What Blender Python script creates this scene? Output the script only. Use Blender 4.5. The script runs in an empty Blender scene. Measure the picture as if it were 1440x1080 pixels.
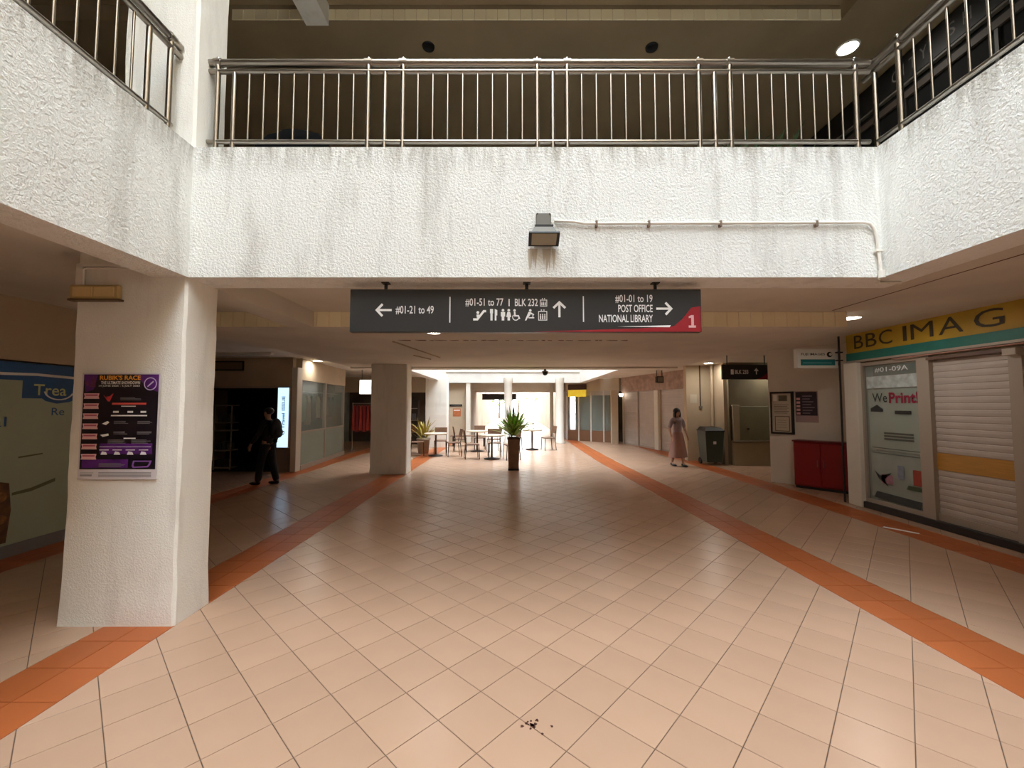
import bpy, math, random
from mathutils import Vector, Matrix
random.seed(7)
SC = bpy.context.scene
COL = SC.collection
PI = math.pi
# ------------------------------------------------------------------ camera, sky, exposure
cam = bpy.data.cameras.new('camera'); camo = bpy.data.objects.new('camera', cam); COL.objects.link(camo)
camo.location = (0, 0, 1.65); camo.rotation_euler = (PI/2 + math.atan(30/584), 0, 0)
cam.sensor_width = 36; cam.lens = 584/1440*36; cam.clip_start = .02; cam.clip_end = 300
SC.camera = camo
W = bpy.data.worlds.new('sky'); SC.world = W; W.use_nodes = True
bg = W.node_tree.nodes['Background']; bg.inputs[0].default_value = (.89, .985, 1.07, 1); bg.inputs[1].default_value = 12.0
SC.view_settings.view_transform = 'Standard'; SC.view_settings.look = 'None'
SC.view_settings.exposure = 0.0; SC.view_settings.gamma = 1; SC.view_settings.use_curve_mapping = False

# ------------------------------------------------------------------ materials
def lin(c):
    return tuple(((v/255)/12.92 if v/255 <= .04045 else ((v/255+.055)/1.055)**2.4) for v in c) + (1,)
MATS = {}
def mat(name, rgb, rough=.6, metal=0, var=.0, vscale=3., bump=0., bscale=60., rand=0., emit=0, spec=.5, alpha=1, coat=0, stretch=None, bdist=.01):
    if name in MATS: return MATS[name]
    m = bpy.data.materials.new(name); MATS[name] = m; m.use_nodes = True
    nt = m.node_tree; N = nt.nodes; L = nt.links; b = N['Principled BSDF']
    c = lin(rgb); b.inputs['Base Color'].default_value = c
    b.inputs['Roughness'].default_value = rough; b.inputs['Metallic'].default_value = metal
    b.inputs['Specular IOR Level'].default_value = spec; b.inputs['Alpha'].default_value = alpha
    b.inputs['Coat Weight'].default_value = coat
    if emit:
        b.inputs['Emission Color'].default_value = c; b.inputs['Emission Strength'].default_value = emit
    tc = N.new('ShaderNodeTexCoord'); src = tc.outputs['Object']
    if stretch:
        mp = N.new('ShaderNodeMapping'); mp.inputs['Scale'].default_value = stretch; L.new(src, mp.inputs[0]); src = mp.outputs[0]
    col = None
    if var or rand:
        val = None
        if var:
            n = N.new('ShaderNodeTexNoise'); n.inputs['Scale'].default_value = vscale; n.inputs['Detail'].default_value = 5
            L.new(src, n.inputs['Vector'])
            mr = N.new('ShaderNodeMapRange'); mr.inputs[1].default_value = .3; mr.inputs[2].default_value = .7
            mr.inputs[3].default_value = 1-var; mr.inputs[4].default_value = 1+var*.6; L.new(n.outputs[0], mr.inputs[0]); val = mr.outputs[0]
        if rand:
            g = N.new('ShaderNodeNewGeometry'); oi = N.new('ShaderNodeObjectInfo')
            ad = N.new('ShaderNodeMath'); ad.operation = 'ADD'; L.new(g.outputs['Random Per Island'], ad.inputs[0]); L.new(oi.outputs['Random'], ad.inputs[1])
            fr = N.new('ShaderNodeMath'); fr.operation = 'FRACT'; L.new(ad.outputs[0], fr.inputs[0])
            m2 = N.new('ShaderNodeMapRange'); m2.inputs[3].default_value = 1-rand; m2.inputs[4].default_value = 1+rand; L.new(fr.outputs[0], m2.inputs[0])
            if val:
                mu = N.new('ShaderNodeMath'); mu.operation = 'MULTIPLY'; L.new(val, mu.inputs[0]); L.new(m2.outputs[0], mu.inputs[1]); val = mu.outputs[0]
            else: val = m2.outputs[0]
        vm = N.new('ShaderNodeVectorMath'); vm.operation = 'SCALE'; vm.inputs[0].default_value = c[:3]; L.new(val, vm.inputs['Scale'])
        L.new(vm.outputs[0], b.inputs['Base Color'])
    if bump:
        n2 = N.new('ShaderNodeTexNoise'); n2.inputs['Scale'].default_value = bscale; n2.inputs['Detail'].default_value = 4; n2.inputs['Roughness'].default_value = .6
        L.new(src, n2.inputs['Vector'])
        bp = N.new('ShaderNodeBump'); bp.inputs['Strength'].default_value = bump; bp.inputs['Distance'].default_value = bdist
        L.new(n2.outputs[0], bp.inputs['Height']); L.new(bp.outputs[0], b.inputs['Normal'])
    return m

def plaster(name, rgb, stain=.25, bump=.8, bscale=50, edge=True):
    """rough sprayed render with vertical dirt streaks that run down from its top edge"""
    m = mat(name, rgb, .9, bump=bump, bscale=bscale, spec=.2, bdist=.02)
    nt = m.node_tree; N = nt.nodes; L = nt.links; b = N['Principled BSDF']
    tc = N.new('ShaderNodeTexCoord')
    mp = N.new('ShaderNodeMapping'); mp.inputs['Scale'].default_value = (3.2, 3.2, .55); L.new(tc.outputs['Object'], mp.inputs[0])
    n = N.new('ShaderNodeTexNoise'); n.inputs['Scale'].default_value = 1.7; n.inputs['Detail'].default_value = 7; n.inputs['Roughness'].default_value = .62; L.new(mp.outputs[0], n.inputs['Vector'])
    r = N.new('ShaderNodeMapRange'); r.inputs[1].default_value = .52; r.inputs[2].default_value = .8; L.new(n.outputs[0], r.inputs[0])
    mx = N.new('ShaderNodeMix'); mx.data_type = 'RGBA'; mx.inputs[6].default_value = lin(rgb); mx.inputs[7].default_value = lin((128, 116, 98))
    mu = N.new('ShaderNodeMath'); mu.operation = 'MULTIPLY'; mu.inputs[1].default_value = stain*1.6; L.new(r.outputs[0], mu.inputs[0]); L.new(mu.outputs[0], mx.inputs[0])
    sp = N.new('ShaderNodeSeparateXYZ'); L.new(tc.outputs['Object'], sp.inputs[0])
    g = N.new('ShaderNodeMapRange'); g.inputs[1].default_value = 3.46; g.inputs[2].default_value = 3.72; L.new(sp.outputs['Z'], g.inputs[0])
    n3 = N.new('ShaderNodeTexNoise'); n3.inputs['Scale'].default_value = 6; n3.inputs['Detail'].default_value = 8; n3.inputs['Roughness'].default_value = .7; L.new(mp.outputs[0], n3.inputs['Vector'])
    r3 = N.new('ShaderNodeMapRange'); r3.inputs[1].default_value = .42; r3.inputs[2].default_value = .75; L.new(n3.outputs[0], r3.inputs[0])
    gm = N.new('ShaderNodeMath'); gm.operation = 'MULTIPLY'; L.new(g.outputs[0], gm.inputs[0]); L.new(r3.outputs[0], gm.inputs[1])
    mx2 = N.new('ShaderNodeMix'); mx2.data_type = 'RGBA'; L.new(gm.outputs[0], mx2.inputs[0]); L.new(mx.outputs[2], mx2.inputs[6]); mx2.inputs[7].default_value = lin((132, 120, 98))
    L.new((mx2 if edge else mx).outputs[2], b.inputs['Base Color'])
    return m
M_PLASTER = plaster('rough_white_plaster', (238, 238, 233))
M_COLUMN = plaster('column_plaster', (244, 240, 230), .15, .3, 70, False)
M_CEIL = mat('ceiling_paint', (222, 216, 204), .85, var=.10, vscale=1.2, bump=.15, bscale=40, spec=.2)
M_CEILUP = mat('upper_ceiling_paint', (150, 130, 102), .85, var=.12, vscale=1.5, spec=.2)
M_WALL = mat('beige_wall_paint', (196, 178, 152), .8, var=.10, vscale=1.6, spec=.3)
M_WALLW = mat('white_wall_paint', (226, 220, 208), .8, var=.05, vscale=2, spec=.3)
M_GROUT = mat('dark_grout', (96, 76, 62), .9)
M_TILE = mat('floor_tile_glaze', (187, 153, 128), .26, var=.07, vscale=1.3, rand=.035, bump=.03, bscale=9, spec=.25)
M_BTILE = mat('terracotta_border_glaze', (174, 96, 52), .42, var=.10, vscale=2, rand=.06, spec=.22)
M_BEAMTILE = mat('cream_beam_tile', (255, 244, 210), .4, rand=.05)
M_STEEL = mat('brushed_stainless_steel', (158, 150, 140), .28, 1)
M_BLACK = mat('black_paint', (22, 21, 21), .5)
M_DARKROOM = mat('unlit_black_interior', (9, 9, 10), .8)  # near-black colour stands for the shade inside unlit shops
M_SIGN = mat('charcoal_sign_panel', (46, 45, 45), .38)
M_RED = mat('sign_red', (150, 22, 34), .45)
M_WHITEP = mat('white_print', (238, 238, 236), .6)
M_PINKW = mat('pink_print', (228, 178, 178), .6)
M_GREYM = mat('grey_metal', (116, 113, 104), .6, .1)
M_ALU = mat('aluminium_shutter', (196, 186, 178), .5, .15, var=.06, vscale=4)
M_FRAME = mat('aluminium_frame', (176, 164, 150), .45, .2)
M_YELLOWSIGN = mat('faded_yellow_board', (190, 154, 40), .55, var=.18, vscale=2.2)
M_TEAL = mat('teal_board', (36, 118, 108), .5, var=.12, vscale=9)
M_NAVY = mat('dark_lettering', (66, 56, 28), .6)
M_GLASS = mat('dusty_glass', (190, 205, 198), .08, alpha=.22, spec=.6)
M_FROST = mat('frosted_glass', (150, 165, 156), .45, var=.08, vscale=2)
M_LAMP = mat('lit_diffuser', (255, 250, 240), .5, emit=90)
M_LIGHTBOX = mat('lit_sign_face', (190, 226, 255), .5, emit=1.5)
M_PVC = mat('white_conduit', (232, 228, 218), .45)

# ------------------------------------------------------------------ mesh builder
class MB:
    def __init__(s): s.v = []; s.f = []; s.sm = []
    def add(s, vs, fs, smooth=False):
        o = len(s.v); s.v += [tuple(x) for x in vs]; s.f += [tuple(i+o for i in f) for f in fs]; s.sm += [smooth]*len(fs); return s
    def box(s, x0, x1, y0, y1, z0, z1):
        return s.add([(x0,y0,z0),(x1,y0,z0),(x1,y1,z0),(x0,y1,z0),(x0,y0,z1),(x1,y0,z1),(x1,y1,z1),(x0,y1,z1)],
                     [(0,3,2,1),(4,5,6,7),(0,1,5,4),(1,2,6,5),(2,3,7,6),(3,0,4,7)])
    def bbox(s, x0, x1, y0, y1, z0, z1, b=.01):
        """box with chamfered edges"""
        vs = []
        X, Y, Z = (x0, x1), (y0, y1), (z0, z1)
        idx = {}
        for i in (0,1):
            for j in (0,1):
                for k in (0,1):
                    p = (X[i], Y[j], Z[k]); sg = (1-2*i, 1-2*j, 1-2*k)
                    for a in range(3):
                        q = list(p)
                        for c in range(3):
                            if c != a: q[c] += sg[c]*b
                        idx[(i,j,k,a)] = len(vs); vs.append(q)
        fs = []
        for a in range(3):
            o1, o2 = [c for c in range(3) if c != a]
            for e in (0,1):
                quad = []
                for (p, q) in ((0,0),(1,0),(1,1),(0,1)):
                    t = [0,0,0]; t[a] = e; t[o1] = p; t[o2] = q; quad.append(idx[(t[0],t[1],t[2],a)])
                flip = (e == 0) != (a == 1)
                fs.append(tuple(reversed(quad)) if flip else tuple(quad))
        for a in range(3):
            o1, o2 = [c for c in range(3) if c != a]
            for p in (0,1):
                for q in (0,1):
                    t0 = [0,0,0]; t1 = [0,0,0]; t0[o1]=t1[o1]=p; t0[o2]=t1[o2]=q; t1[a]=1
                    quad = (idx[(*t0,o1)], idx[(*t1,o1)], idx[(*t1,o2)], idx[(*t0,o2)])
                    fs.append(quad)
        for i in (0,1):
            for j in (0,1):
                for k in (0,1): fs.append((idx[(i,j,k,0)], idx[(i,j,k,1)], idx[(i,j,k,2)]))
        c = Vector(((x0+x1)/2, (y0+y1)/2, (z0+z1)/2)); out = []
        for f in fs:
            P = [Vector(vs[i]) for i in f]; n = (P[1]-P[0]).cross(P[2]-P[0]); m = sum(P, Vector())/len(P)
            out.append(f if n.dot(m-c) >= 0 else tuple(reversed(f)))
        return s.add(vs, out)
    def prism(s, pts, z0, z1):
        n = len(pts); return s.add([(x,y,z0) for x,y in pts]+[(x,y,z1) for x,y in pts],
            [tuple(reversed(range(n))), tuple(range(n,2*n))]+[(i,(i+1)%n,n+(i+1)%n,n+i) for i in range(n)])
    def tube(s, pts, r, seg=10, cap=True):
        P = [Vector(p) for p in pts]; n = len(P); vs = []; prev = None
        rs = r if isinstance(r, (list, tuple)) else [r]*n
        for i, p in enumerate(P):
            d = (P[min(i+1,n-1)]-P[max(i-1,0)]).normalized()
            if prev is None:
                up = Vector((0,0,1)) if abs(d.z) < .9 else Vector((1,0,0)); a = d.cross(up).normalized()
            else: a = (prev - d*prev.dot(d)).normalized()
            prev = a; b = d.cross(a)
            for k in range(seg):
                t = 2*PI*k/seg; vs.append(p + (a*math.cos(t)+b*math.sin(t))*rs[i])
        fs = [(i*seg+k, i*seg+(k+1)%seg, (i+1)*seg+(k+1)%seg, (i+1)*seg+k) for i in range(n-1) for k in range(seg)]
        s.add(vs, fs, True)
        if cap:
            o = len(s.v); s.add(vs[:seg], [tuple(reversed(range(seg)))]); s.add(vs[-seg:], [tuple(range(seg))])
        return s
    def lathe(s, prof, seg=20, c=(0,0,0)):
        vs = [(c[0]+r*math.cos(2*PI*k/seg), c[1]+r*math.sin(2*PI*k/seg), c[2]+z) for r, z in prof for k in range(seg)]
        n = len(prof)
        return s.add(vs, [(i*seg+k, i*seg+(k+1)%seg, (i+1)*seg+(k+1)%seg, (i+1)*seg+k) for i in range(n-1) for k in range(seg)], True)
    def ball(s, c, r, seg=12, rings=8):
        rx, ry, rz = r if isinstance(r, (list, tuple)) else (r, r, r)
        vs = []; fs = []
        for i in range(rings+1):
            a = PI*i/rings
            for k in range(seg):
                t = 2*PI*k/seg; vs.append((c[0]+rx*math.sin(a)*math.cos(t), c[1]+ry*math.sin(a)*math.sin(t), c[2]-rz*math.cos(a)))
        for i in range(rings):
            for k in range(seg): fs.append((i*seg+k, i*seg+(k+1)%seg, (i+1)*seg+(k+1)%seg, (i+1)*seg+k))
        return s.add(vs, fs, True)
    def plate(s, fr, pts, off=.001, th=.001):
        """flat polygon (u,w) on a frame (origin, ex, ey), lifted off its surface"""
        o, ex, ey = fr; n = ex.cross(ey); k = len(pts)
        a = [o+ex*p+ey*q+n*off for p, q in pts]; b = [x+n*th for x in a]
        return s.add(a+b, [tuple(reversed(range(k))), tuple(range(k,2*k))]+[(i,(i+1)%k,k+(i+1)%k,k+i) for i in range(k)])
    def rect(s, fr, u0, u1, w0, w1, off=.001, th=.001):
        return s.plate(fr, [(u0,w0),(u1,w0),(u1,w1),(u0,w1)], off, th)
    def mesh(s, name, m):
        me = bpy.data.meshes.new(name); me.from_pydata(s.v, [], s.f); me.polygons.foreach_set('use_smooth', s.sm)
        if m: me.materials.append(m)
        me.update(); return me
    def build(s, name, m, parent=None, loc=None, label=None):
        o = bpy.data.objects.new(name, s.mesh(name, m)); COL.objects.link(o)
        if parent: o.parent = parent
        if loc: o.location = loc
        if label: o['label'] = label
        return o
def obj_from(me, name, parent=None, loc=(0,0,0), rot=None):
    o = bpy.data.objects.new(name, me); COL.objects.link(o); o.parent = parent; o.location = loc
    if rot: o.rotation_euler = rot
    return o
def tag(o, label, cat, group=None, kind=None):
    o['label'] = label; o['category'] = cat
    if group: o['group'] = group
    if kind: o['kind'] = kind
    return o
def thing(name, label, cat, loc=(0,0,0), rz=0, group=None, kind=None):
    o = bpy.data.objects.new(name, None); COL.objects.link(o); o.empty_display_size = .1
    o.location = loc; o.rotation_euler = (0,0,rz); return tag(o, label, cat, group, kind)
def copy_tree(o, parent=None):
    c = o.copy(); COL.objects.link(c); c.parent = parent
    for ch in list(o.children): copy_tree(ch, c)
    return c
V = Vector
def frame(o, ex, ey=(0,0,1)): return (V(o), V(ex).normalized(), V(ey).normalized())
def text(name, s, fr, u0, u1, w0, w1, m, parent, off=.0015, bold=.0, th=.001):
    """lettering mesh fitted to the rectangle u0..u1 x w0..w1 of a frame"""
    cu = bpy.data.curves.new('t', 'FONT'); cu.body = s; cu.size = 1; cu.offset = bold; cu.resolution_u = 3
    to = bpy.data.objects.new('t', cu); COL.objects.link(to)
    dg = bpy.context.evaluated_depsgraph_get(); dg.update()
    me = bpy.data.meshes.new_from_object(to.evaluated_get(dg)); 
    bpy.data.objects.remove(to); bpy.data.curves.remove(cu)
    xs = [v.co.x for v in me.vertices]; ys = [v.co.y for v in me.vertices]
    x0, x1, y0, y1 = min(xs), max(xs), min(ys), max(ys)
    o, ex, ey = fr; n = ex.cross(ey)
    for v in me.vertices:
        u = u0+(v.co.x-x0)/(x1-x0)*(u1-u0); w = w0+(v.co.y-y0)/(y1-y0)*(w1-w0)
        v.co = o+ex*u+ey*w+n*off
    me.materials.clear(); me.materials.append(m); me.name = name
    ob = bpy.data.objects.new(name, me); COL.objects.link(ob); ob.parent = parent
    return ob
def skin(name, verts, edges, radii, m, parent, sub=1, root=0):
    me = bpy.data.meshes.new(name); me.from_pydata(verts, edges, [])
    o = bpy.data.objects.new(name, me); COL.objects.link(o)
    sk = o.modifiers.new('s', 'SKIN'); sk.use_smooth_shade = True
    for i, r in enumerate(radii):
        d = me.skin_vertices[0].data[i]; rr = r if isinstance(r, tuple) else (r, r); d.radius = rr; d.use_root = (i == root)
    ss = o.modifiers.new('d', 'SUBSURF'); ss.levels = sub; ss.render_levels = sub
    dg = bpy.context.evaluated_depsgraph_get(); dg.update()
    m2 = bpy.data.meshes.new_from_object(o.evaluated_get(dg)); bpy.data.objects.remove(o); bpy.data.meshes.remove(me)
    m2.materials.clear(); m2.materials.append(m); m2.name = name
    for p in m2.polygons: p.use_smooth = True
    ob = bpy.data.objects.new(name, m2); COL.objects.link(ob); ob.parent = parent
    return ob
def struct(name, mb, m, label, cat, parent=None):
    o = mb.build(name, m, parent); return tag(o, label, cat, kind='structure')

# ================================================================== STRUCTURE
XL, XR, YF = -2.53, 2.90, 3.2           # faces of the near light well
ZB, ZT = 2.65, 3.70                      # bottom and top of the parapets
YV0, YV1 = 11.2, 18.4                    # second light well
# ---------------- floor
fl = struct('floor', MB().box(-9, 9, -9, 46, -.15, -.004), M_GROUT, 'tiled ground floor of the arcade with pinkish beige tiles and terracotta border bands', 'floor')
A1 = math.atan2(584, 552); E1 = (math.cos(A1), math.sin(A1)); E2 = (-E1[1], E1[0]); TS = .303; T0 = (.04, 2.28); GAP = .0022
def clip(poly, a, b, c):                 # keep a*x+b*y <= c
    out = []
    for i in range(len(poly)):
        p, q = poly[i], poly[(i+1)%len(poly)]; dp = a*p[0]+b*p[1]-c; dq = a*q[0]+b*q[1]-c
        if dp <= 0: out.append(p)
        if dp*dq < 0:
            t = dp/(dp-dq); out.append((p[0]+(q[0]-p[0])*t, p[1]+(q[1]-p[1])*t))
    return out
def area(P): return .5*abs(sum(P[i][0]*P[(i+1)%len(P)][1]-P[(i+1)%len(P)][0]*P[i][1] for i in range(len(P))))
def rb(y): return 2.97-.036*min(y, 12)   # inner edge of the right-hand terracotta band
def tileset(poly, mb):
    """one glazed tile: a slab with a small pillowed edge"""
    cx = sum(p[0] for p in poly)/len(poly); cy = sum(p[1] for p in poly)/len(poly); n = len(poly)
    def ins(d): return [(p[0]+(cx-p[0])*d, p[1]+(cy-p[1])*d) for p in poly]
    vs = [(x,y,-.004) for x,y in poly]+[(x,y,-.0012) for x,y in poly]+[(x,y,0) for x,y in ins(.018)]
    fs = [(i,(i+1)%n,n+(i+1)%n,n+i) for i in range(n)]+[(n+i,n+(i+1)%n,2*n+(i+1)%n,2*n+i) for i in range(n)]+[tuple(range(2*n,3*n))]
    mb.add(vs, fs)
h = TS/2-GAP
fullm = MB(); tileset([(E1[0]*a+E2[0]*b, E1[1]*a+E2[1]*b) for a, b in ((-h,-h),(h,-h),(h,h),(-h,h))], fullm); FULL = fullm.mesh('floor_tile', M_TILE)
def zones(y): return [(-9, -5.55), (-5.05, -3.05), (-2.53, rb(y)), (rb(y)+.52, 5.0), (5.5, 9)]
cells = []
for i in range(-130, 130):
    for j in range(-130, 130):
        cx = T0[0]+E1[0]*TS*(i+.5)+E2[0]*TS*(j+.5); cy = T0[1]+E1[1]*TS*(i+.5)+E2[1]*TS*(j+.5)
        if not (-1.0 < cy < 20 and abs(cx) < 8.6): continue
        if abs(cx) > 1.6*max(cy, .3)+4: continue
        sq = [(cx+E1[0]*a+E2[0]*b, cy+E1[1]*a+E2[1]*b) for a, b in ((-h,-h),(h,-h),(h,h),(-h,h))]
        for zi, (a, b) in enumerate(zones(cy)):
            p = clip(sq, -1, 0, -a-GAP)
            if not p: continue
            if zi == 2: p = clip(p, 1, .036 if cy < 12 else 0, (2.97 if cy < 12 else rb(12))-GAP)
            elif zi == 3: p = clip(clip(sq, -1, -.036 if cy < 12 else 0, -((2.97 if cy < 12 else rb(12))+.52)-GAP), 1, 0, b-GAP)
            else: p = clip(p, 1, 0, b-GAP)
            if len(p) < 3 or area(p) < .0002: continue
            d = max(cy, .4); vis = area(p)/d**3 if cy > 1.75 and abs(cx) < 1.28*cy else 0
            cells.append((vis, p, area(p) > .999*(2*h)**2, (cx, cy)))
cells.sort(key=lambda c: -c[0])
rest = MB()
for k, (vis, p, full, c) in enumerate(cells):
    if k < 300 and vis > 0:
        if full: obj_from(FULL, 'floor_tile', fl, (c[0], c[1], 0))
        else:
            q = MB(); tileset([(x-c[0], y-c[1]) for x, y in p], q); q.build('floor_tile', M_TILE, fl, (c[0], c[1], 0))
    else: tileset(p, rest)
farf = MB()
for y0 in range(20, 46, 2): farf.box(-8.6, 8.6, y0, y0+1.99, -.004, 0)
o = rest.build('floor_tile_field', M_TILE, fl); o['kind'] = 'stuff'
o = farf.build('far_floor_tiles', M_TILE, fl); o['kind'] = 'stuff'
bcells = []; 
for x0f, nx, w in ((lambda y: -3.05, 2, .26), (lambda y: rb(y), 2, .26), (lambda y: -5.55, 2, .25), (lambda y: 5.0, 2, .25)):
    y = -.9
    while y < 20:
        for i in range(nx):
            a0, a1 = x0f(y)+w*i, x0f(y+.3)+w*i
            bcells.append(((1/max(y,1.6)**2) if y > 1.75 and abs(a0) < 1.28*y else 0, [(a0+.002,y+.002),(a0+w-.002,y+.002),(a1+w-.002,y+.298),(a1+.002,y+.298)]))
        y += .3
bcells.sort(key=lambda c: -c[0]); rest = MB()
for k, (vis, p) in enumerate(bcells):
    if k < 220 and vis > 0:
        c = p[0]; q = MB(); tileset([(x-c[0], y-c[1]) for x, y in p], q); q.build('border_tile', M_BTILE, fl, (c[0], c[1], 0))
    else: tileset(p, rest)
o = rest.build('border_tile_field', M_BTILE, fl); o['kind'] = 'stuff'
# dark scuff on a tile joint
q = MB()
for k in range(26):
    a = random.uniform(0, 2*PI); r = abs(random.gauss(0, .03)); s_ = random.uniform(.003, .011); x, y = .10+r*1.4*math.cos(a), 2.235+r*math.sin(a)
    q.prism([(x+s_*math.cos(t)*random.uniform(.6,1.2), y+s_*math.sin(t)*random.uniform(.6,1.2)) for t in (0,1.2,2.5,3.8,5.1)], 0, .0015)
o = q.build('debris_speck', mat('dark_debris', (70, 34, 22), .9), fl); o['kind'] = 'stuff'

# ---------------- ground-floor ceilings (slab between storeys 2.85 .. 3.40)
Z1, Z2 = 2.85, 3.40
c = MB(); c.box(-9, XL-.28, -9, 3.2, Z1, Z2)
struct('ceiling', c, M_CEIL, 'brown-lit flat ceiling over the corridor left of the white column', 'ceiling')
c = MB(); c.box(XR+.28, 9, -9, 3.2, Z1, Z2)
struct('ceiling', c, M_CEIL, 'brown-lit flat ceiling over the corridor in front of the shuttered shop', 'ceiling')
c = MB(); c.box(-9, 9, 3.5, YV0, Z1, Z2); c.box(-9, XL-.28, 3.2, 3.5, Z1, Z2); c.box(XR+.28, 9, 3.2, 3.5, Z1, Z2)
ce = struct('ceiling', c, M_CEIL, 'recessed beige ceiling just behind the front parapet, above the hanging sign', 'ceiling')
c = MB(); c.box(-9, -2.92-.3, YV0, YV1, Z1, Z2)
struct('ceiling', c, M_CEIL, 'ceiling over the left corridor beside the second light well', 'ceiling')
c = MB(); c.box(3.0+.3, 9, YV0, YV1, Z1, Z2)
struct('ceiling', c, M_CEIL, 'ceiling over the right corridor beside the far roller shutters', 'ceiling')
c = MB(); c.box(-9, 9, YV1+.3, 24.4, Z1, Z2); c.box(-9, -2.2, 24.4, 44, Z1, Z2); c.box(2.72, 9, 24.4, 44, Z1, Z2)
struct('ceiling', c, M_WALLW, 'white ceiling slab beyond the second light well toward the exit', 'ceiling')
for k, y in enumerate((21.0, 24.2, 27.6, 31, 35, 39, 43.5)):
    struct('trim_%d' % (20+k), MB().box(-2.2, 2.72, y, y+.45, 2.42, 2.85), M_WALLW, ['nearest','second','third','fourth','fifth','sixth','farthest'][k]+' white cross beam over the far walkway to the exit', 'beam')
# dropped soffit with a cream tiled edge
so = struct('ceiling', MB().box(-4.2, 4.3, 5.29, 10.75, ZB, Z1), M_CEIL, 'wide dropped beige soffit behind the hanging sign, with a cream tiled front edge', 'ceiling')
MB().box(-4.2, 4.3, 10.75, YV0, 2.61, Z1).build('edge_beam', M_CEIL, so)
tm = MB().bbox(-.0755, .0755, -.008, .008, -.098, .098, .004).mesh('edge_tile', M_BEAMTILE)
for k in range(55):
    obj_from(tm, 'edge_tile', so, (-4.2+.0775+k*.1545, 5.282, 2.75))
MB().box(-4.2, 4.3, 5.275, 5.29, ZB-.001, ZB+.004).build('edge_lip', M_CEIL, so)
q = MB()                                              # flaking crack across the soffit
x = -1.75
while x < 1.7:
    l = random.uniform(.05, .22); q.prism([(x,6.33+random.uniform(-.02,.02)),(x+l,6.33+random.uniform(-.02,.02)),(x+l,6.36+random.uniform(-.02,.03)),(x+l*.4,6.37)], ZB-.003, ZB); x += l+random.uniform(.0,.12)
q.build('paint_crack', mat('flaked_paint', (92, 66, 46), .9), so)
for (x0, y0, x1, y1) in ((-1.85, 6.4, -1.5, 8.6), (-1.95, 8.2, -1.75, 8.9)):
    MB().tube([(x0,y0,ZB-.012),(x1,y1,ZB-.012)], .012, 6).build('conduit', M_WALL, so)
# longitudinal beam from the near column to the soffit
struct('trim_1', MB().box(-2.86, XL-.01, 3.5, 5.28, ZB, Z1), M_CEIL, 'beige beam running from the near white column back to the tiled soffit edge', 'beam')
# ceiling joints over the right-hand corridor
q = MB(); q.box(4.05, 4.065, -2, 5.2, Z1-.003, Z1); q.build('ceiling_joint', mat('joint_line', (110, 80, 54), .9), ce)

# ---------------- parapets of the near light well
struct('wall_front', MB().box(XL, XR, YF, 3.5, ZB, ZT), M_PLASTER, 'rough white plastered front parapet below the steel railing, with water stains', 'parapet')
struct('wall_left', MB().box(XL-.28, XL, -7, YF+.3, ZB, ZT), M_PLASTER, 'rough plastered parapet on the left running toward the viewer', 'parapet')
struct('wall_right', MB().box(XR, XR+.28, -7, YF+.3, ZB, ZT), M_PLASTER, 'rough plastered parapet on the right, with the conduit at its corner', 'parapet')
struct('wall_back', MB().box(XL, XR, -7.3, -7, ZB, ZT), M_PLASTER, 'plastered parapet closing the light well behind the viewer', 'parapet')
# ---------------- upper storey
U1 = 6.8
for (b, l) in (((-9, XL, -9, 3.2, U1, 7.2), 'dark brown upper-storey ceiling above the left railing'), ((XR, 9, -9, 3.2, U1, 7.2), 'dark brown upper-storey ceiling above the right railing'),
               ((-9, 9, 3.2, 5.29, 7.0, 7.25), 'recessed upper-storey ceiling strip above the front railing'), ((-9, 9, -9, -7, U1, 7.2), 'upper-storey ceiling behind the viewer')):
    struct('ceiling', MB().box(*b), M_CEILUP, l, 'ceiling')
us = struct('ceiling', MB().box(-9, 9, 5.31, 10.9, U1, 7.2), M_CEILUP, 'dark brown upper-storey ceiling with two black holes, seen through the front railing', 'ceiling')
MB().box(4.4, 9, 3.5, 5.31, U1, 7.0).build('side_drop', M_CEILUP, us)
tm2 = MB().bbox(-.0755, .0755, -.008, .008, -.073, .073, .004).mesh('edge_tile', M_BEAMTILE)
for k in range(53): obj_from(tm2, 'edge_tile', us, (-3.75+.0775+k*.1545, 5.302, 6.875))
MB().box(-2.75, -2.45, 3.55, 5.3, 6.72, 7.0).build('cross_beam', M_COLUMN, us)
for x, y in ((-1.2, 5.71), (2.01, 5.72)):
    r_ = MB(); r_.lathe([(.0,-.012),(.075,-.012),(.085,-.02),(.09,0)], 20, (x, y, U1)); r_.build('empty_downlight', M_BLACK, us)
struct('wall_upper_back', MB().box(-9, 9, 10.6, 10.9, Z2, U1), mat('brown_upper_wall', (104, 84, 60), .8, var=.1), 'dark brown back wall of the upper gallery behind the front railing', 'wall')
struct('wall_upper_left', MB().box(-6.6, -6.3, -9, 10.6, Z2, U1), MATS['brown_upper_wall'], 'dark brown gallery wall behind the left railing', 'wall')
struct('trim_2', MB().box(XL-.3, XR+.3, 3.2, 3.5, 7.25, 12.0), M_WALL, 'unseen roof-edge wall over the front railing, raised to narrow the daylight', 'parapet')  # rim walls out of view, heights chosen to steer the sky light
struct('trim_3', MB().box(XL-.3, XL, -7, 3.2, 7.2, 10.5), M_WALL, 'unseen roof-edge wall above the left railing, height set to shape the daylight', 'parapet')
struct('trim_4', MB().box(XR, XR+.3, -7, 3.2, 7.2, 13.5), M_WALL, 'unseen roof-edge wall above the right railing, raised to dim the left parapet', 'parapet')
struct('wall_rear', MB().box(-9, 9, -9.3, -9, -.1, 7.2), M_WALL, 'plain beige wall closing the arcade behind the viewer', 'wall')
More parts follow.
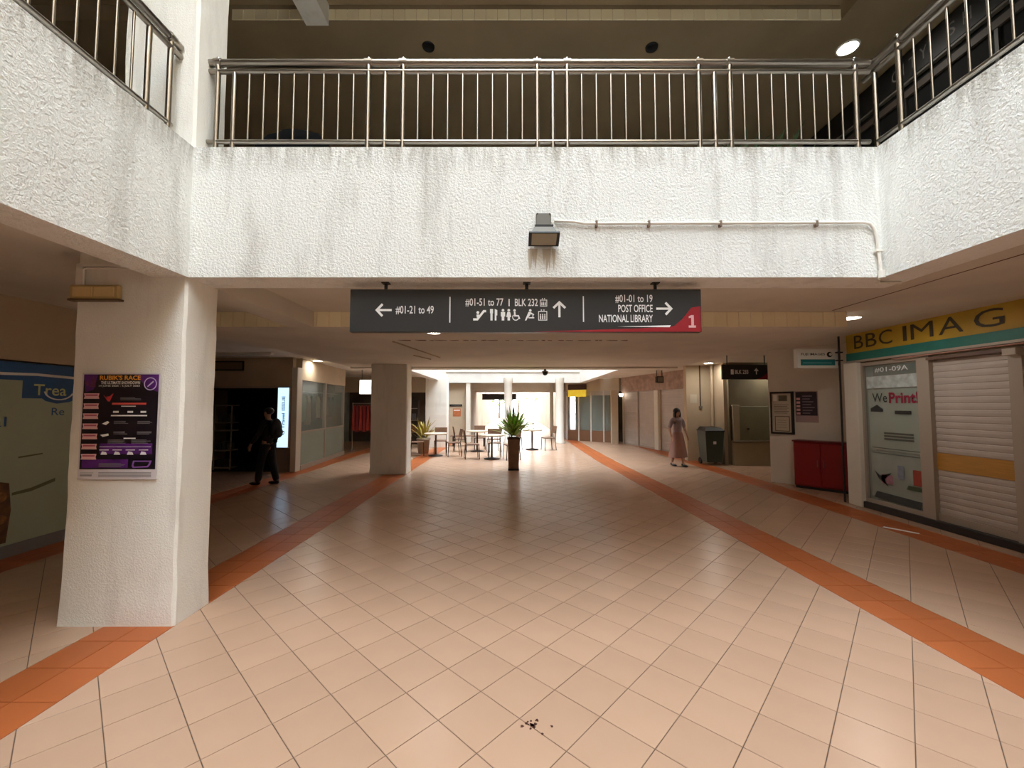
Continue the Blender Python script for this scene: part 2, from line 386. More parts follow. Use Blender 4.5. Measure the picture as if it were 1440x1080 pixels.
struct('wall_outer_left', MB().box(-9.3, -9, -9.3, 46, -.1, 7.2), M_WALL, 'outer side wall far left of the shops', 'wall')
struct('wall_outer_right', MB().box(9, 9.3, -9.3, 46, -.1, 7.2), M_WALL, 'outer side wall far right behind the shops', 'wall')

struct('trim_15', MB().box(XL-.3, XR+.3, -7.3, -7, 7.2, 12.0), M_WALL, 'unseen roof-edge wall behind the viewer, raised to darken the middle floor', 'parapet')  # out of view, raised to keep low sky light off the middle floor
for b, l in (((-9, -2.92, 10.9, YV1, U1, 7.3), 'unseen ceiling added left of the far light well to cut its daylight'), ((3.0, 9, 10.9, YV1, U1, 7.3), 'unseen ceiling added right of the far light well to cut its daylight'), ((-9, 9, YV1, 22, U1, 7.3), 'unseen ceiling added behind the far white parapet to cut the daylight')):
    struct('ceiling', MB().box(*b), M_CEILUP, l, 'ceiling')  # upper storey out of view, added to dim the far light well
for k, (b, l) in enumerate((((-3.2, -2.92, YV0, YV1, 7.3, 8.0), 'left'), ((3.0, 3.28, YV0, YV1, 7.3, 8.0), 'right'), ((-3.2, 3.28, YV1, YV1+.3, 7.3, 8.0), 'far'), ((-3.2, 3.28, YV0-.3, YV0, 7.2, 8.0), 'near'))):
    struct('trim_%d' % (30+k), MB().box(*b), M_WALL, l+' unseen roof-edge wall added above the second light well to cut daylight', 'parapet')  # out of view, added with the storey below to cut sky light
struct('wall_upper_far', MB().box(-9, 9, 21.8, 22, Z2, 7.3), MATS['brown_upper_wall'], 'unseen brown wall added beyond the far white parapet to block the sky', 'wall')  # added out of view so the floor does not reflect open sky
# ---------------- columns
def column(x0, x1, y0, y1, z0, z1, m, label, cat='column', seed=1, chip=True):
    """square plastered column with slightly irregular arrises"""
    rnd = random.Random(seed); n = 18; mb = MB(); vs = []; b = .018
    for i in range(n+1):
        z = z0+(z1-z0)*i/n; j = [rnd.uniform(-.004,.004) for _ in range(8)]
        fl_ = .012*math.exp(-(z-z0)/.25) if chip else 0
        ring = [(x0+b,y0),(x1-b,y0),(x1,y0+b),(x1,y1-b),(x1-b,y1),(x0+b,y1),(x0,y1-b),(x0,y0+b)]
        cx, cy = (x0+x1)/2, (y0+y1)/2
        for (x, y), d in zip(ring, j): vs.append((x+(fl_ if x > cx else -fl_)+d, y+(fl_ if y > cy else -fl_)+d*.6, z))
    fs = [(i*8+k, i*8+(k+1)%8, (i+1)*8+(k+1)%8, (i+1)*8+k) for i in range(n) for k in range(8)]+[tuple(range(n*8,n*8+8)), tuple(reversed(range(8)))]
    mb.add(vs, fs); return struct('column', mb, m, label, cat)
col1 = column(-3.40, -2.54, 3.2, 3.56, 0, ZB+.2, M_COLUMN, 'near white plastered column carrying the purple event poster')
column(-3.41, -2.54, 10.04, 10.5, 0, Z1, M_COLUMN, 'bare white column in the middle distance, left of the potted plant', seed=2)
column(-3.42, -2.56, 16.4, 16.85, 0, Z1, M_COLUMN, 'farthest square white column, beside the cafe tables', seed=3)
column(-3.12, -2.53, 3.2, 3.55, ZT-.3, 7.05, M_COLUMN, 'upper-storey white column between the left and front railings', seed=4, chip=False)

# ---------------- second light well parapets (white, in daylight) and far round columns
M_OFFW = mat('off_white_parapet', (216, 212, 204), .85, var=.08, vscale=2)
struct('trim_5', MB().box(-3.2, -2.92, YV0, YV1, ZB, ZT), M_OFFW, 'left white parapet of the far light well', 'parapet')
struct('trim_6', MB().box(3.0, 3.28, YV0, YV1, ZB, ZT), M_OFFW, 'right white parapet of the far light well', 'parapet')
t = MB().box(-3.2, 3.28, YV1, YV1+.3, ZB, ZT); t.box(-3.2, 3.28, YV1-.05, YV1, 3.12, 3.2)
struct('trim_7', t, M_OFFW, 'far white parapet across the end of the second light well', 'parapet')
for (x, y, r, l) in ((-.17, 18.2, .17, 'round white pillar directly behind the potted plant'), (2.09, 18.2, .17, 'thick round white pillar at the inner edge of the terracotta band'),
                     (1.30, 27., .15, 'thin distant round pillar between the plant and the exit'), (2.0, 21., .09, 'slim white pipe column just left of the thick round pillar')):
    q = MB(); q.lathe([(r*1.25,0),(r*1.25,.08),(r,.12),(r,2.6),(r*1.15,2.66),(r*1.15,2.85)], 20, (x,y,0)); struct('column', q, M_WALLW, l, 'column')

# ================================================================== RAILINGS
def railing(name, label, L, posts, mids, loc, rz, skip_end=False, group='steel railings of the upper gallery'):
    """tubular rail along local +x; posts carry the handrail, mids stop at the second rail"""
    t = thing(name, label, 'railing', loc, rz, group)
    MB().tube([(-.06,0,.80),(L+.02,0,.80)], .030, 12).build('handrail', M_STEEL, t)
    MB().tube([(-.10,0,.725),(L+.02,0,.725)], .021, 10).build('second_rail', M_STEEL, t)
    MB().tube([(0,0,.118),(L,0,.118)], .019, 10).build('bottom_rail', M_STEEL, t)
    pm = MB(); pm.tube([(0,0,.0),(0,0,.74),(0,-.004,.80),(0,-.002,.845)], [.021,.021,.024,.012], 10); pm = pm.mesh('post', M_STEEL)
    cm = MB(); cm.tube([(-.03,0,.80),(.03,0,.80)], .036, 12); cm = cm.mesh('collar', M_STEEL)
    mm = MB(); mm.tube([(0,0,-.005),(0,0,.72)], .019, 10); mm = mm.mesh('post', M_STEEL)
    for x in posts: p = obj_from(pm, 'post', t, (x,0,0)); obj_from(cm, 'collar', p)
    for x in mids: obj_from(mm, 'post', t, (x,0,0))
    bm = MB(); bm.tube([(0,0,.118),(0,0,.72)], .0085, 8); bm = bm.mesh('baluster', M_STEEL)
    allp = sorted(posts+mids)
    for a, b in zip(allp, allp[1:]):
        if b-a < .25: continue
        n = max(1, round((b-a)/.118)); 
        for k in range(1, n): obj_from(bm, 'baluster', t, (a+(b-a)*k/n,0,0))
    return t
px = [-2.46, -1.20, -.91, .21, .46, 1.56, 1.82, 2.87]; pmid = [-2.32, -1.06, .34, 1.69]
railing('gallery_railing', 'stainless steel gallery railing along the top of the front parapet', 5.50, [x+2.53 for x in px], [x+2.53 for x in pmid], (-2.53, 3.34, ZT+.015), 0)
railing('gallery_railing', 'stainless steel gallery railing along the right-hand parapet', 9.6, [.22, 1.55, 1.84, 3.2, 3.5, 5., 5.3, 7., 9.], [.005, 1.7, 3.35, 5.15], (3.03, 3.34, ZT+.015), -PI/2)
railing('gallery_railing', 'stainless steel gallery railing along the left-hand parapet', 9.6, [.03, 1.45, 1.75, 3.2, 3.5, 5., 5.3, 7., 9.], [.22, 1.6, 3.35, 5.15], (-2.66, 3.13, ZT+.015), -PI/2)

# ================================================================== HANGING DIRECTION SIGN
sg = thing('direction_sign', 'long charcoal overhead direction sign with white arrows and a red corner', 'sign', (.11, 3.35, 2.24))
SW, SH = 2.84, .35
MB().bbox(-SW/2, SW/2, -.03, .03, 0, SH, .004).build('panel', M_SIGN, sg)
for x in (-1.14, 0.01, 1.06):
    q = MB(); q.tube([(x,0,SH-.005),(x,0,.412)], .014, 8); q.box(x-.03, x+.03, -.03, .03, .402, .412); q.build('hanger_rod', M_BLACK, sg)
FS = frame((-SW/2, -.03, 0), (1,0,0))
def su(p): return (p-495)/490*SW
def sw(p): return (468-p)/60*SH
def srect(mb, x0, x1, y0, y1, off=.002): return mb.rect(FS, su(x0), su(x1), sw(y1), sw(y0), off)
MB().plate(FS, [(su(748),.002),(su(983.5),.002),(su(983.5),sw(432)),(su(971),sw(434)),(su(958),sw(450)),(su(946),sw(460)),(su(900),sw(463))], .0015).build('red_corner', M_RED, sg)
MB().plate(FS, [(su(868),sw(460.6)),(su(940),sw(461.4)),(su(942),sw(458.6)),(su(900),sw(459.8))], .0035).build('white_stripe', M_WHITEP, sg)
text('lettering', '#01-21 to 49', FS, su(559), su(612), sw(443.5), sw(431.5), M_WHITEP, sg, .003, .012)
text('lettering', '#01-51 to 77', FS, su(656), su(709), sw(432.5), sw(421), M_WHITEP, sg, .003, .012)
text('lettering', 'BLK 232', FS, su(725), su(757), sw(432), sw(421.5), M_WHITEP, sg, .003, .012)
text('lettering', '#01-01 to 19', FS, su(865), su(917), sw(427.5), sw(416), M_WHITEP, sg, .003, .012)
text('lettering', 'POST OFFICE', FS, su(869), su(917), sw(440.5), sw(430), M_WHITEP, sg, .003, .012)
text('lettering', 'NATIONAL LIBRARY', FS, su(842), su(917), sw(454.5), sw(444), M_WHITEP, sg, .003, .012)
MB().plate(FS, [(su(966.5),sw(462)),(su(976.5),sw(462)),(su(976.5),sw(459)),(su(973.8),sw(459)),(su(973.8),sw(444.5)),(su(970.6),sw(444.5)),(su(966.8),sw(446.2)),(su(966.8),sw(448.8)),(su(970.2),sw(448.2)),(su(970.2),sw(459)),(su(966.5),sw(459))], .004).build('numeral', M_PINKW, sg)
for a, y0, y1 in ((634.5, 419, 455), (820.5, 418, 454), (717, 422, 432)):
    q = MB(); srect(q, a-.8, a+.8, y0, y1); q.build('divider_line', M_WHITEP, sg)
def arrow(cx, cy, ang, L=20, hd=9, w=3.0):
    def R(p): c_, s_ = math.cos(ang), math.sin(ang); return (su(cx+p[0]*c_-p[1]*s_), sw(cy-(p[0]*s_+p[1]*c_)))
    q = MB(); h_ = L/2; k = w/2; e = w*.75
    q.plate(FS, [R(p) for p in ((-h_,-k),(h_-w,-k),(h_-w,k),(-h_,k))], .0025)
    for sgn in (1,-1):
        pts = [(h_,0),(h_-hd,sgn*hd*1.05),(h_-hd-e,sgn*(hd*1.05-e)),(h_-2*e,0)]
        if sgn < 0: pts.reverse()
        pts = [R(p) for p in pts]; q.plate(FS, list(reversed(pts)), .0028)
    q.build('arrow', M_WHITEP, sg)
arrow(542, 437.5, PI, 23, 9); arrow(787, 436, PI/2, 23, 9); arrow(933.5, 435.5, 0, 23, 9)
def disc(q, cx, cy, r, off=.0025, n=14): q.plate(FS, [(su(cx+r*math.cos(2*PI*k/n)), sw(cy-r*math.sin(2*PI*k/n))) for k in range(n)], off)
def poly(q, pts, off=.0025): 
    pp = [(su(x), sw(y)) for x, y in pts]; a = sum(pp[i][0]*pp[(i+1)%len(pp)][1]-pp[(i+1)%len(pp)][0]*pp[i][1] for i in range(len(pp)))
    q.plate(FS, pp if a > 0 else pp[::-1], off)
q = MB(); poly(q, [(667,452),(667,449),(672,449),(681,437.5),(685,437.5),(685,440.5),(682.5,440.5),(673.5,452)]); disc(q, 673.5, 441, 2); poly(q, [(671.5,444),(675,443.5),(676,446.5),(672,448)]); q.build('escalator_icon', M_WHITEP, sg)
q = MB(); srect(q, 691, 694, 436, 452); srect(q, 690.4, 691.2, 436, 442); srect(q, 693.8, 694.6, 436, 442); poly(q, [(697,436),(700.5,437.5),(700.5,445),(699.4,445),(699.4,452),(697,452)]); q.build('cutlery_icon', M_WHITEP, sg)
q = MB(); disc(q, 708.5, 437.8, 1.9); poly(q, [(705.5,440.2),(711.5,440.2),(711.5,446.5),(710.3,446.5),(710.3,452),(706.7,452),(706.7,446.5),(705.5,446.5)]); q.build('man_icon', M_WHITEP, sg)
q = MB(); disc(q, 716.5, 437.8, 1.9); poly(q, [(714.5,440.2),(718.5,440.2),(720,447.2),(718.2,447.2),(718.2,452),(714.8,452),(714.8,447.2),(713,447.2)]); q.build('woman_icon', M_WHITEP, sg)
q = MB(); disc(q, 724.6, 438, 1.8); poly(q, [(723.5,440),(725.8,440),(726.3,444.5),(730.5,444.5),(732.5,449.5),(731,450.2),(729.4,446.5),(724,446.5)])
for k in range(10):
    a0, a1 = PI*.75+k*PI*1.25/10, PI*.75+(k+1)*PI*1.25/10
    poly(q, [(726.2+r*math.cos(a), 447.4-r*math.sin(a)) for a, r in ((a0,4.9),(a1,4.9),(a1,3.7),(a0,3.7))])
q.build('wheelchair_icon', M_WHITEP, sg)
q = MB(); disc(q, 746.5, 438, 1.8); poly(q, [(744,440),(748,440.5),(746,445),(742.5,449),(741,452),(739,452),(741,447)]); poly(q, [(748,441),(752,443.5),(751.3,444.8),(747,443)]); srect(q, 744, 752, 447.5, 449); disc(q, 750, 445.8, 1); q.build('baby_care_icon', M_WHITEP, sg)
def boxicon(x0, x1, y0, y1, name):
    q = MB(); srect(q, x0, x1, y0, y0+1); srect(q, x0, x1, y1-1, y1); srect(q, x0, x0+1, y0, y1); srect(q, x1-1, x1, y0, y1)
    m_ = (x0+x1)/2; w_ = x1-x0
    for k in (-.24, 0, .24): disc(q, m_+k*w_, y0+(y1-y0)*.36, w_*.07); srect(q, m_+k*w_-w_*.07, m_+k*w_+w_*.07, y0+(y1-y0)*.45, y1-1.6)
    srect(q, x0+w_*.3, x0+w_*.42, y0-2.2, y0-.8); srect(q, x0+w_*.58, x0+w_*.7, y0-2.2, y0-.8); q.build(name, M_WHITEP, sg)
boxicon(760, 770, 423, 432.5, 'lift_icon'); boxicon(757.5, 770, 439, 452, 'lift_icon')

# ================================================================== FLOODLIGHT AND CONDUIT ON THE FRONT PARAPET
fd = thing('floodlight', 'weathered grey floodlight mounted on the front white parapet', 'light', (.245, 3.2, 2.9))
MB().bbox(-.058, .058, -.045, 0, .13, .245, .006).build('junction_box', M_GREYM, fd)
q = MB()
for x in (-.048, .048):
    for z in (.14, .235): q.tube([(x,-.045,z),(x,-.05,z)], .006, 6)
q.build('box_screw', M_BLACK, fd)
q = MB(); q.add([(-.085,-.03,.07),(.085,-.03,.07),(.07,-.02,.13),(-.07,-.02,.13),(-.10,-.12,.05),(.10,-.12,.05),(.075,-.10,.11),(-.075,-.10,.11)],
    [(0,1,2,3),(5,4,7,6),(4,5,1,0),(7,3,2,6),(4,0,3,7),(1,5,6,2)]); q.build('housing', M_GREYM, fd)
for k in range(5): MB().box(-.07, .07, -.10+k*.015, -.096+k*.015, .108, .128).build('cooling_fin', M_BLACK, fd)
q = MB(); q.add([(-.118,-.13,.062),(.118,-.13,.062),(.118,-.015,.0),(-.118,-.015,.0),(-.118,-.135,.05),(.118,-.135,.05),(.118,-.02,-.012),(-.118,-.02,-.012)],
    [(0,3,2,1),(4,5,6,7),(0,1,5,4),(2,3,7,6),(0,4,7,3),(1,2,6,5)][:0]+[(3,2,1,0),(4,5,6,7),(0,1,5,4),(2,3,7,6),(3,0,4,7),(1,2,6,5)]); rim = q.build('front_frame', M_BLACK, fd)
q = MB(); q.add([(-.095,-.1335,.043),(.095,-.1335,.043),(.095,-.0395,-.0075),(-.095,-.0395,-.0075)],[(0,3,2,1)][:0]+[(3,2,1,0)]); q.add([(-.095,-.1345,.0405),(.095,-.1345,.0405),(.095,-.0405,-.0100),(-.095,-.0405,-.0100)],[(0,1,2,3)]); q.build('lens_glass', mat('dusty_lamp_glass', (150, 142, 122), .3), rim)
MB().tube([(.06,-.03,.18),(.085,-.03,.15),(.06,-.04,.115)], .006, 6).build('cable', M_PVC, fd)
cp = thing('conduit_pipe', 'white conduit pipe running from the floodlight to the right parapet corner', 'pipe', (.33, 3.2, 3.09))
q = MB(); zc = 0
q.tube([(0,-.02,zc),(.15,-.02,zc-.005),(.24,-.02,zc-.02),(.35,-.02,zc-.02),(2.42,-.02,zc-.012),(2.47,-.02,zc-.022),(2.50,-.02,zc-.06),(2.52,-.02,zc-.15),(2.535,-.025,zc-.41)], .0115, 8); q.build('pipe', M_PVC, cp)
for x in (.33, .74, 1.30, 2.05):
    MB().box(x-.008, x+.008, -.034, 0, -.045, .0).build('saddle_clip', mat('rusty_clip', (128, 108, 92), .8), cp)
MB().box(2.50, 2.555, -.036, 0, -.245, -.23).build('saddle_clip', M_PVC, cp)
q = MB(); q.tube([(2.535,-.03,-.455),(2.535,-.03,-.395)], .022, 10); q.build('elbow_box', M_PVC, cp)
MB().tube([(2.535,-.01,-.452),(2.62,.1,-.455),(2.80,.1,-.455)], .012, 8).build('pipe', M_PVC, cp)
# rust streak below the floodlight is dirt with its own shape
q = MB()
for k in range(16):
    x = random.uniform(-.11, .12); l = random.uniform(.04, .2); w_ = random.uniform(.004, .018)
    q.plate(frame((.245, 3.2, 2.875), (1,0,0)), [(x-w_*.1,-l),(x+w_*.1,-l),(x+w_*.7,-l*.4),(x+w_,0),(x-w_,0),(x-w_*.6,-l*.5)], .0008+k*.0004, .0002)
q.build('rust_streak', mat('rust_stain', (198, 186, 168), .9), fd, (-.245, -3.2, -2.9))

# ================================================================== NEAR COLUMN: EMERGENCY LAMP, CONDUIT, POSTER
em = thing('emergency_light', 'yellowed twin-panel emergency light box high on the near column', 'light', (-3.215, 3.2, 2.465))
MB().bbox(-.20, .185, -.045, 0, 0, .115, .012).build('housing', mat('yellowed_plastic', (196, 168, 112), .5, var=.08), em)
for x0, x1 in ((-.165, -.012), (.0, .155)): MB().bbox(x0, x1, -.053, -.04, .018, .098, .004).build('diffuser', mat('amber_diffuser', (214, 186, 128), .4), em)
MB().box(-.20, .19, -.05, -.0, -.010, .004).build('base_rail', mat('dark_rail', (104, 88, 64), .6), em)
MB().box(-.165, -.115, -.03, -.0, .115, .27).build('trunking', M_PVC, em)
MB().box(-.165, .27, -.03, 0, .262, .285).build('trunking', M_PVC, em)
MB().tube([(-.10,-.035,.115),(-.10,-.035,.235),(-.07,-.035,.245),(.30,-.03,.242)], .009, 8).build('cable', M_PVC, em)
po = thing('event_poster', 'purple and black event poster with seven pink labels taped to the near column', 'poster', (-3.0, 3.186, 1.09))
FP = frame((-.3, 0, 0), (1,0,0)); PW, PH = .60, .81
MB().rect(FP, 0, PW, 0, PH, 0, .0015).build('sheet', mat('poster_paper', (222, 214, 216), .5), po)
FP = frame((-.3, -.0015, 0), (1,0,0))
pm_ = mat('poster_black', (24, 16, 28), .4)
MB().rect(FP, .012, PW-.012, .075, PH-.012, 0, .0006).build('dark_background', pm_, po)
FP = frame((-.3, -.0022, 0), (1,0,0))
mpur = mat('poster_purple', (92, 34, 120), .4, var=.5, vscale=9)
for pts in ([(.40,.795),(PW-.012,.798),(PW-.012,.66),(.50,.70)], [(.012,.798),(.12,.798),(.09,.68),(.03,.66)], [(.03,.085),(.38,.085),(.38,.15),(.03,.15)], [(.16,.19),(.56,.19),(.56,.27),(.16,.27)]):
    MB().plate(FP, pts[::-1] if pts[0][1] > .7 else pts, 0, .0004).build('purple_print', mpur, po)
text('lettering', "RUBIK'S RACE", FP, .135, .45, .755, .79, mat('poster_gold', (244, 170, 60), .5), po, .001, .03)
text('lettering', 'THE ULTIMATE SHOWDOWN', FP, .145, .445, .722, .745, M_WHITEP, po, .001, .02)
text('lettering', '14 JUNE 2025 - 6 JULY 2025', FP, .13, .445, .700, .715, M_WHITEP, po, .001, .02)
q = MB()
for k in range(24):
    a0, a1 = 2*PI*k/24, 2*PI*(k+1)/24; q.plate(FP, [(.525+r*math.cos(a), .725+r*math.sin(a)) for r, a in ((.05,a0),(.05,a1),(.043,a1),(.043,a0))], .0008, .0004)
q.plate(FP, [(.50,.705),(.506,.70),(.552,.74),(.545,.748)], .001, .0004); q.build('badge_print', mat('poster_lilac', (206, 186, 226), .5), po)
q = MB(); q.plate(FP, [(.06,.70),(.085,.79),(.10,.76),(.105,.70)], .0008, .0004); q.plate(FP, [(.02,.73),(.05,.76),(.05,.70)], .0008, .0004); q.build('figure_print', mat('poster_maroon', (112, 52, 88), .5, var=.4, vscale=20), po)
for k in range(7):
    z = .61-k*.077; x = .02+.0
    lb = MB().plate(FP, [(x,z),(x+.118,z),(x+.112,z+.02),(x+.118,z+.042),(x,z+.042),(x+.006,z+.02)], .0008, .0005).build('pink_label', M_PINKW, po)
    MB().rect(FP, x+.012, x+.106, z+.022, z+.034, .0014, .0003).build('label_line', mat('poster_rose', (182, 84, 104), .5), lb)
q = MB(); q.rect(FP, .24, .50, .565, .58, .001); q.build('red_banner', mat('poster_red', (214, 84, 78), .5), po)
q = MB(); q.plate(FP, [(.17,.64),(.20,.61),(.235,.645),(.245,.65),(.22,.59),(.205,.59)], .001); q.plate(FP, [(.19,.625),(.21,.61),(.22,.63)], .0012); q.build('cube_print', mat('poster_scarlet', (200, 60, 64), .5), po)
q = MB(); q.plate(FP, [(.17,.42),(.21,.44),(.225,.43),(.20,.41)], .001); q.plate(FP, [(.16,.335),(.22,.345),(.225,.33),(.18,.32)], .001); q.rect(FP, .235, .51, .477, .487, .001)
for x in (.25, .36, .46): q.rect(FP, x, x+.042, .503, .517, .001)
q.rect(FP, .31, .42, .55, .556, .001); q.rect(FP, .34, .43, .305, .313, .001); q.rect(FP, .16, .55, .223+.02, .226+.02, .001)
for x in (.16, .26, .36, .46): q.rect(FP, x, x+.07, .218, .224, .0012); q.plate(FP, [(x+.01,.17+.015),(x+.06,.185),(x+.05,.205),(x+.02,.21)], .0012)
q.build('white_print', M_WHITEP, po)
for (x, z, w_, n) in ((.26,.42,.12,3), (.44,.42,.12,3), (.26,.34,.12,3), (.44,.34,.12,3), (.22,.27,.15,4), (.40,.27,.15,4), (.30,.60,.16,3), (.16,.092,.20,4)):
    q = MB()
    for k in range(n): q.rect(FP, x, x+w_*random.uniform(.7,1), z+k*.008, z+k*.008+.004, .001)
    o = q.build('text_lines', mat('poster_greytext', (120, 116, 118), .5), po); o['kind'] = 'stuff'
q = MB(); q.plate(FP, [(.41,.10),(.42,.14),(.56,.14),(.55,.11),(.535,.09),(.42,.085)], .001); q.build('badge_outline', mat('poster_violet', (142, 92, 178), .5), po)
q = MB(); q.plate(FP, [(.425,.108),(.432,.132),(.545,.132),(.538,.112),(.528,.10),(.43,.095)], .0016); q.build('badge_panel', pm_, po)
q = MB()
for k in range(4): q.rect(FP, .16, .56, .018+k*.01, .023+k*.01, .0004)
q.rect(FP, .02, .11, .022, .036, .0004); q.rect(FP, .02, .12, .046, .05, .0004); q.build('small_print', mat('poster_greyfoot', (160, 154, 156), .6), po)

# ================================================================== DOWNLIGHTS
def downlight(x, y, z, r, label, e=None):
    t = thing('downlight', label, 'light', (x, y, z), 0, 'round ceiling downlights')
    MB().lathe([(r*1.22,0),(r*1.2,-.012),(r,-.016),(r,-.004)], 24).build('trim_ring', M_PVC, t)
    MB().lathe([(r,-.006),(r*.7,-.010),(0.001,-.012)], 24).build('diffuser', e or M_LAMP, t)
downlight(-1.07, 5.63, ZB, .085, 'lit round downlight in the soffit just below the hanging sign')
downlight(4.62, 5.62, Z1, .115, 'lit round downlight at the right end of the cream tiled soffit edge')
downlight(5.56, 11.7, Z1, .12, 'lit downlight above the green bin at the side passage mouth')
downlight(7.1, 11.2, Z1, .12, 'lit downlight inside the dark side passage on the right')
downlight(-5.22, 11.1, Z1, .12, 'lit downlight above the glass shop window on the left')
downlight(4.84, 5.73, U1, .12, 'glaring lit downlight in the upper-storey ceiling above the right railing corner')

# ================================================================== SHOPS: helpers
def wall_seg(name, p0, p1, z0, z1, th, m, label, cat='wall', parent=None):
    """wall panel whose visible face runs p0 -> p1 (left to right as seen), thickness goes behind it"""
    d = (V((*p1,0))-V((*p0,0))).normalized(); n = V((d.y, -d.x, 0))      # n points to the viewer side
    a, b = V((*p0,0)), V((*p1,0)); pts = [a, b, b-n*th, a-n*th]
    mb = MB().prism([(p.x,p.y) for p in pts], z0, z1)
    if parent: return mb.build(name, m, parent)
    return struct(name, mb, m, label, cat)
def slat_shutter(t, fr, u0, u1, w0, w1, pitch, m, joined=False):
    """roller shutter curtain made of slats with curved faces"""
    o, ex, ey = fr; n = ex.cross(ey); prof = [(0,.001),(.10,.006),(.5,.009),(.88,.006),(.95,.0),(1,.0)]
    def slat(mb, w, base=V((0,0,0))):
        vs = []
        for (a, dpt) in prof:
            vs += [base+ex*u0+ey*(w+a*pitch)+n*dpt, base+ex*u1+ey*(w+a*pitch)+n*dpt]
        vs += [base+ex*u0+ey*(w+pitch)-n*.004, base+ex*u1+ey*(w+pitch)-n*.004, base+ex*u0+ey*w-n*.004, base+ex*u1+ey*w-n*.004]
        k = len(vs)//2; fs = [(2*i, 2*i+1, 2*((i+1)%k)+1, 2*((i+1)%k)) for i in range(k)]+[tuple(reversed(range(0,2*k,2))), tuple(range(1,2*k,2))]
        mb.add(vs, fs)
    N_ = int(round((w1-w0)/pitch))
    if joined:
        mb = MB()
        for i in range(N_): slat(mb, w0+i*pitch, o)
        ob = mb.build('slat_curtain', m, t); ob['kind'] = 'stuff'; return
    mb = MB(); slat(mb, 0); me = mb.mesh('slat', m)
    for i in range(N_): obj_from(me, 'slat', t, tuple(o+ey*(w0+i*pitch)))

# ================================================================== NEAR RIGHT SHOP (x = 5.8)
SX = 5.8
FR = frame((SX, 7.1, 0), (0,-1,0))             # u runs toward the viewer
struct('wall_shop_right', MB().box(SX+.02, SX+.2, -6, 7.1, 2.28, Z1), M_WALL, 'beige wall band behind the yellow shop sign', 'wall')
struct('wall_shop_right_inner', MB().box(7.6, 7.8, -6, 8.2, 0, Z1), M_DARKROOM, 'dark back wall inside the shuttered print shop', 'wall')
struct('wall_shop_right_end', MB().box(SX+.02, SX+.2, -6, 3.85, 0, 2.28), M_WALL, 'plain wall nearer the viewer past the shuttered shop', 'wall')
q = MB(); q.bbox(SX-.12, SX+.16, 6.83, 7.1, 0, 2.36, .008)
struct('trim_8', q, M_WALLW, 'white end pillar of the shuttered shop beside the poster wall', 'pillar')
struct('baseboard_right', MB().bbox(SX-.10, SX+.12, 3.85, 6.83, 0, .10, .008), mat('black_plinth', (34, 28, 26), .5), 'black plinth step along the foot of the shuttered shop', 'plinth')
ss = thing('shop_sign', 'long yellow shop fascia with dark lettering over a teal strip', 'sign', (SX, 7.1, 2.4))
FSS = frame((0, 0, 0), (0,-1,0))
MB().rect(FSS, 0, 3.2, .13, .455, .0, .05).build('yellow_board', M_YELLOWSIGN, ss)
MB().rect(FSS, 0, 3.2, .0, .128, .0, .06).build('teal_strip', M_TEAL, ss)
MB().rect(FSS, 0, 3.2, -.035, -.002, .0, .075).build('bottom_rail', M_FRAME, ss)
for s_, a, b in (('B', .17, .35), ('B', .40, .60), ('C', .64, .87), ('I', 1.04, 1.10), ('M', 1.16, 1.48), ('A', 1.55, 1.86), ('G', 1.98, 2.30)):
    text('lettering', s_, FSS, a, b, .19, .41, M_NAVY, ss, .056, 0)
q = MB(); q.tube([(-.10,-.9,-.055),(-.10,-2.6,-.055)], .010, 8); q.build('awning_tube', mat('pinkish_tube', (176, 132, 118), .5), ss)
# display window
wn = thing('window_1', 'shop window with printing stickers left of the roller shutter', 'window', (SX, 7.1, 0), kind='structure')
FW = frame((0, 0, 0), (0,-1,0))
q = MB(); q.rect(FW, .27, .31, .10, 2.34, 0, .05); q.rect(FW, 1.22, 1.40, .10, 2.34, 0, .06); q.rect(FW, .31, 1.22, .10, .16, 0, .05); q.rect(FW, .31, 1.22, 2.29, 2.34, 0, .05); q.build('window_frame', M_FRAME, wn)
MB().rect(FW, .31, 1.22, .16, 2.29, .015, .006).build('glass_pane', M_GLASS, wn)
text('lettering', '#01-09A', FW, .50, 1.06, 2.165, 2.245, M_WHITEP, wn, .023, .01)
q = MB(); q.rect(FW, .34, 1.21, 1.92, 2.11, .023); q.build('silver_sticker', mat('silver_film', (196, 206, 206), .3, .3, var=.3, vscale=12), wn)
MB().rect(FW, .34, 1.21, .95, 1.90, .0, .004).build('white_backing', mat('pale_green_board', (176, 182, 168), .6, var=.06), wn)
text('lettering', 'We', FW, .44, .70, 1.70, 1.84, M_BLACK, wn, .024, 0)
text('lettering', 'Print!', FW, .73, 1.20, 1.68, 1.85, mat('magenta_print', (150, 22, 56), .5), wn, .024, .03)
q = MB(); q.rect(FW, .40, .62, 1.55, 1.60, .023); q.plate(FW, [(.40,1.60),(.60,1.60),(.52,1.66)], .023); q.rect(FW, .82, 1.08, 1.52, 1.57, .023); q.build('black_sticker', M_BLACK, wn)
q = MB()
for k in range(3): q.rect(FW, .62, 1.10, 1.12+k*.045, 1.145+k*.045, .023)
q.rect(FW, .40, 1.18, .98, .99, .023); q.rect(FW, .40, 1.18, .90, .91, .023); q.build('small_print', mat('sticker_grey', (84, 84, 76), .6), wn)
MB().rect(FW, .34, 1.21, .20, .93, .0, .004).build('lower_backing', mat('pale_lower_board', (158, 160, 148), .6, var=.15, vscale=5), wn)
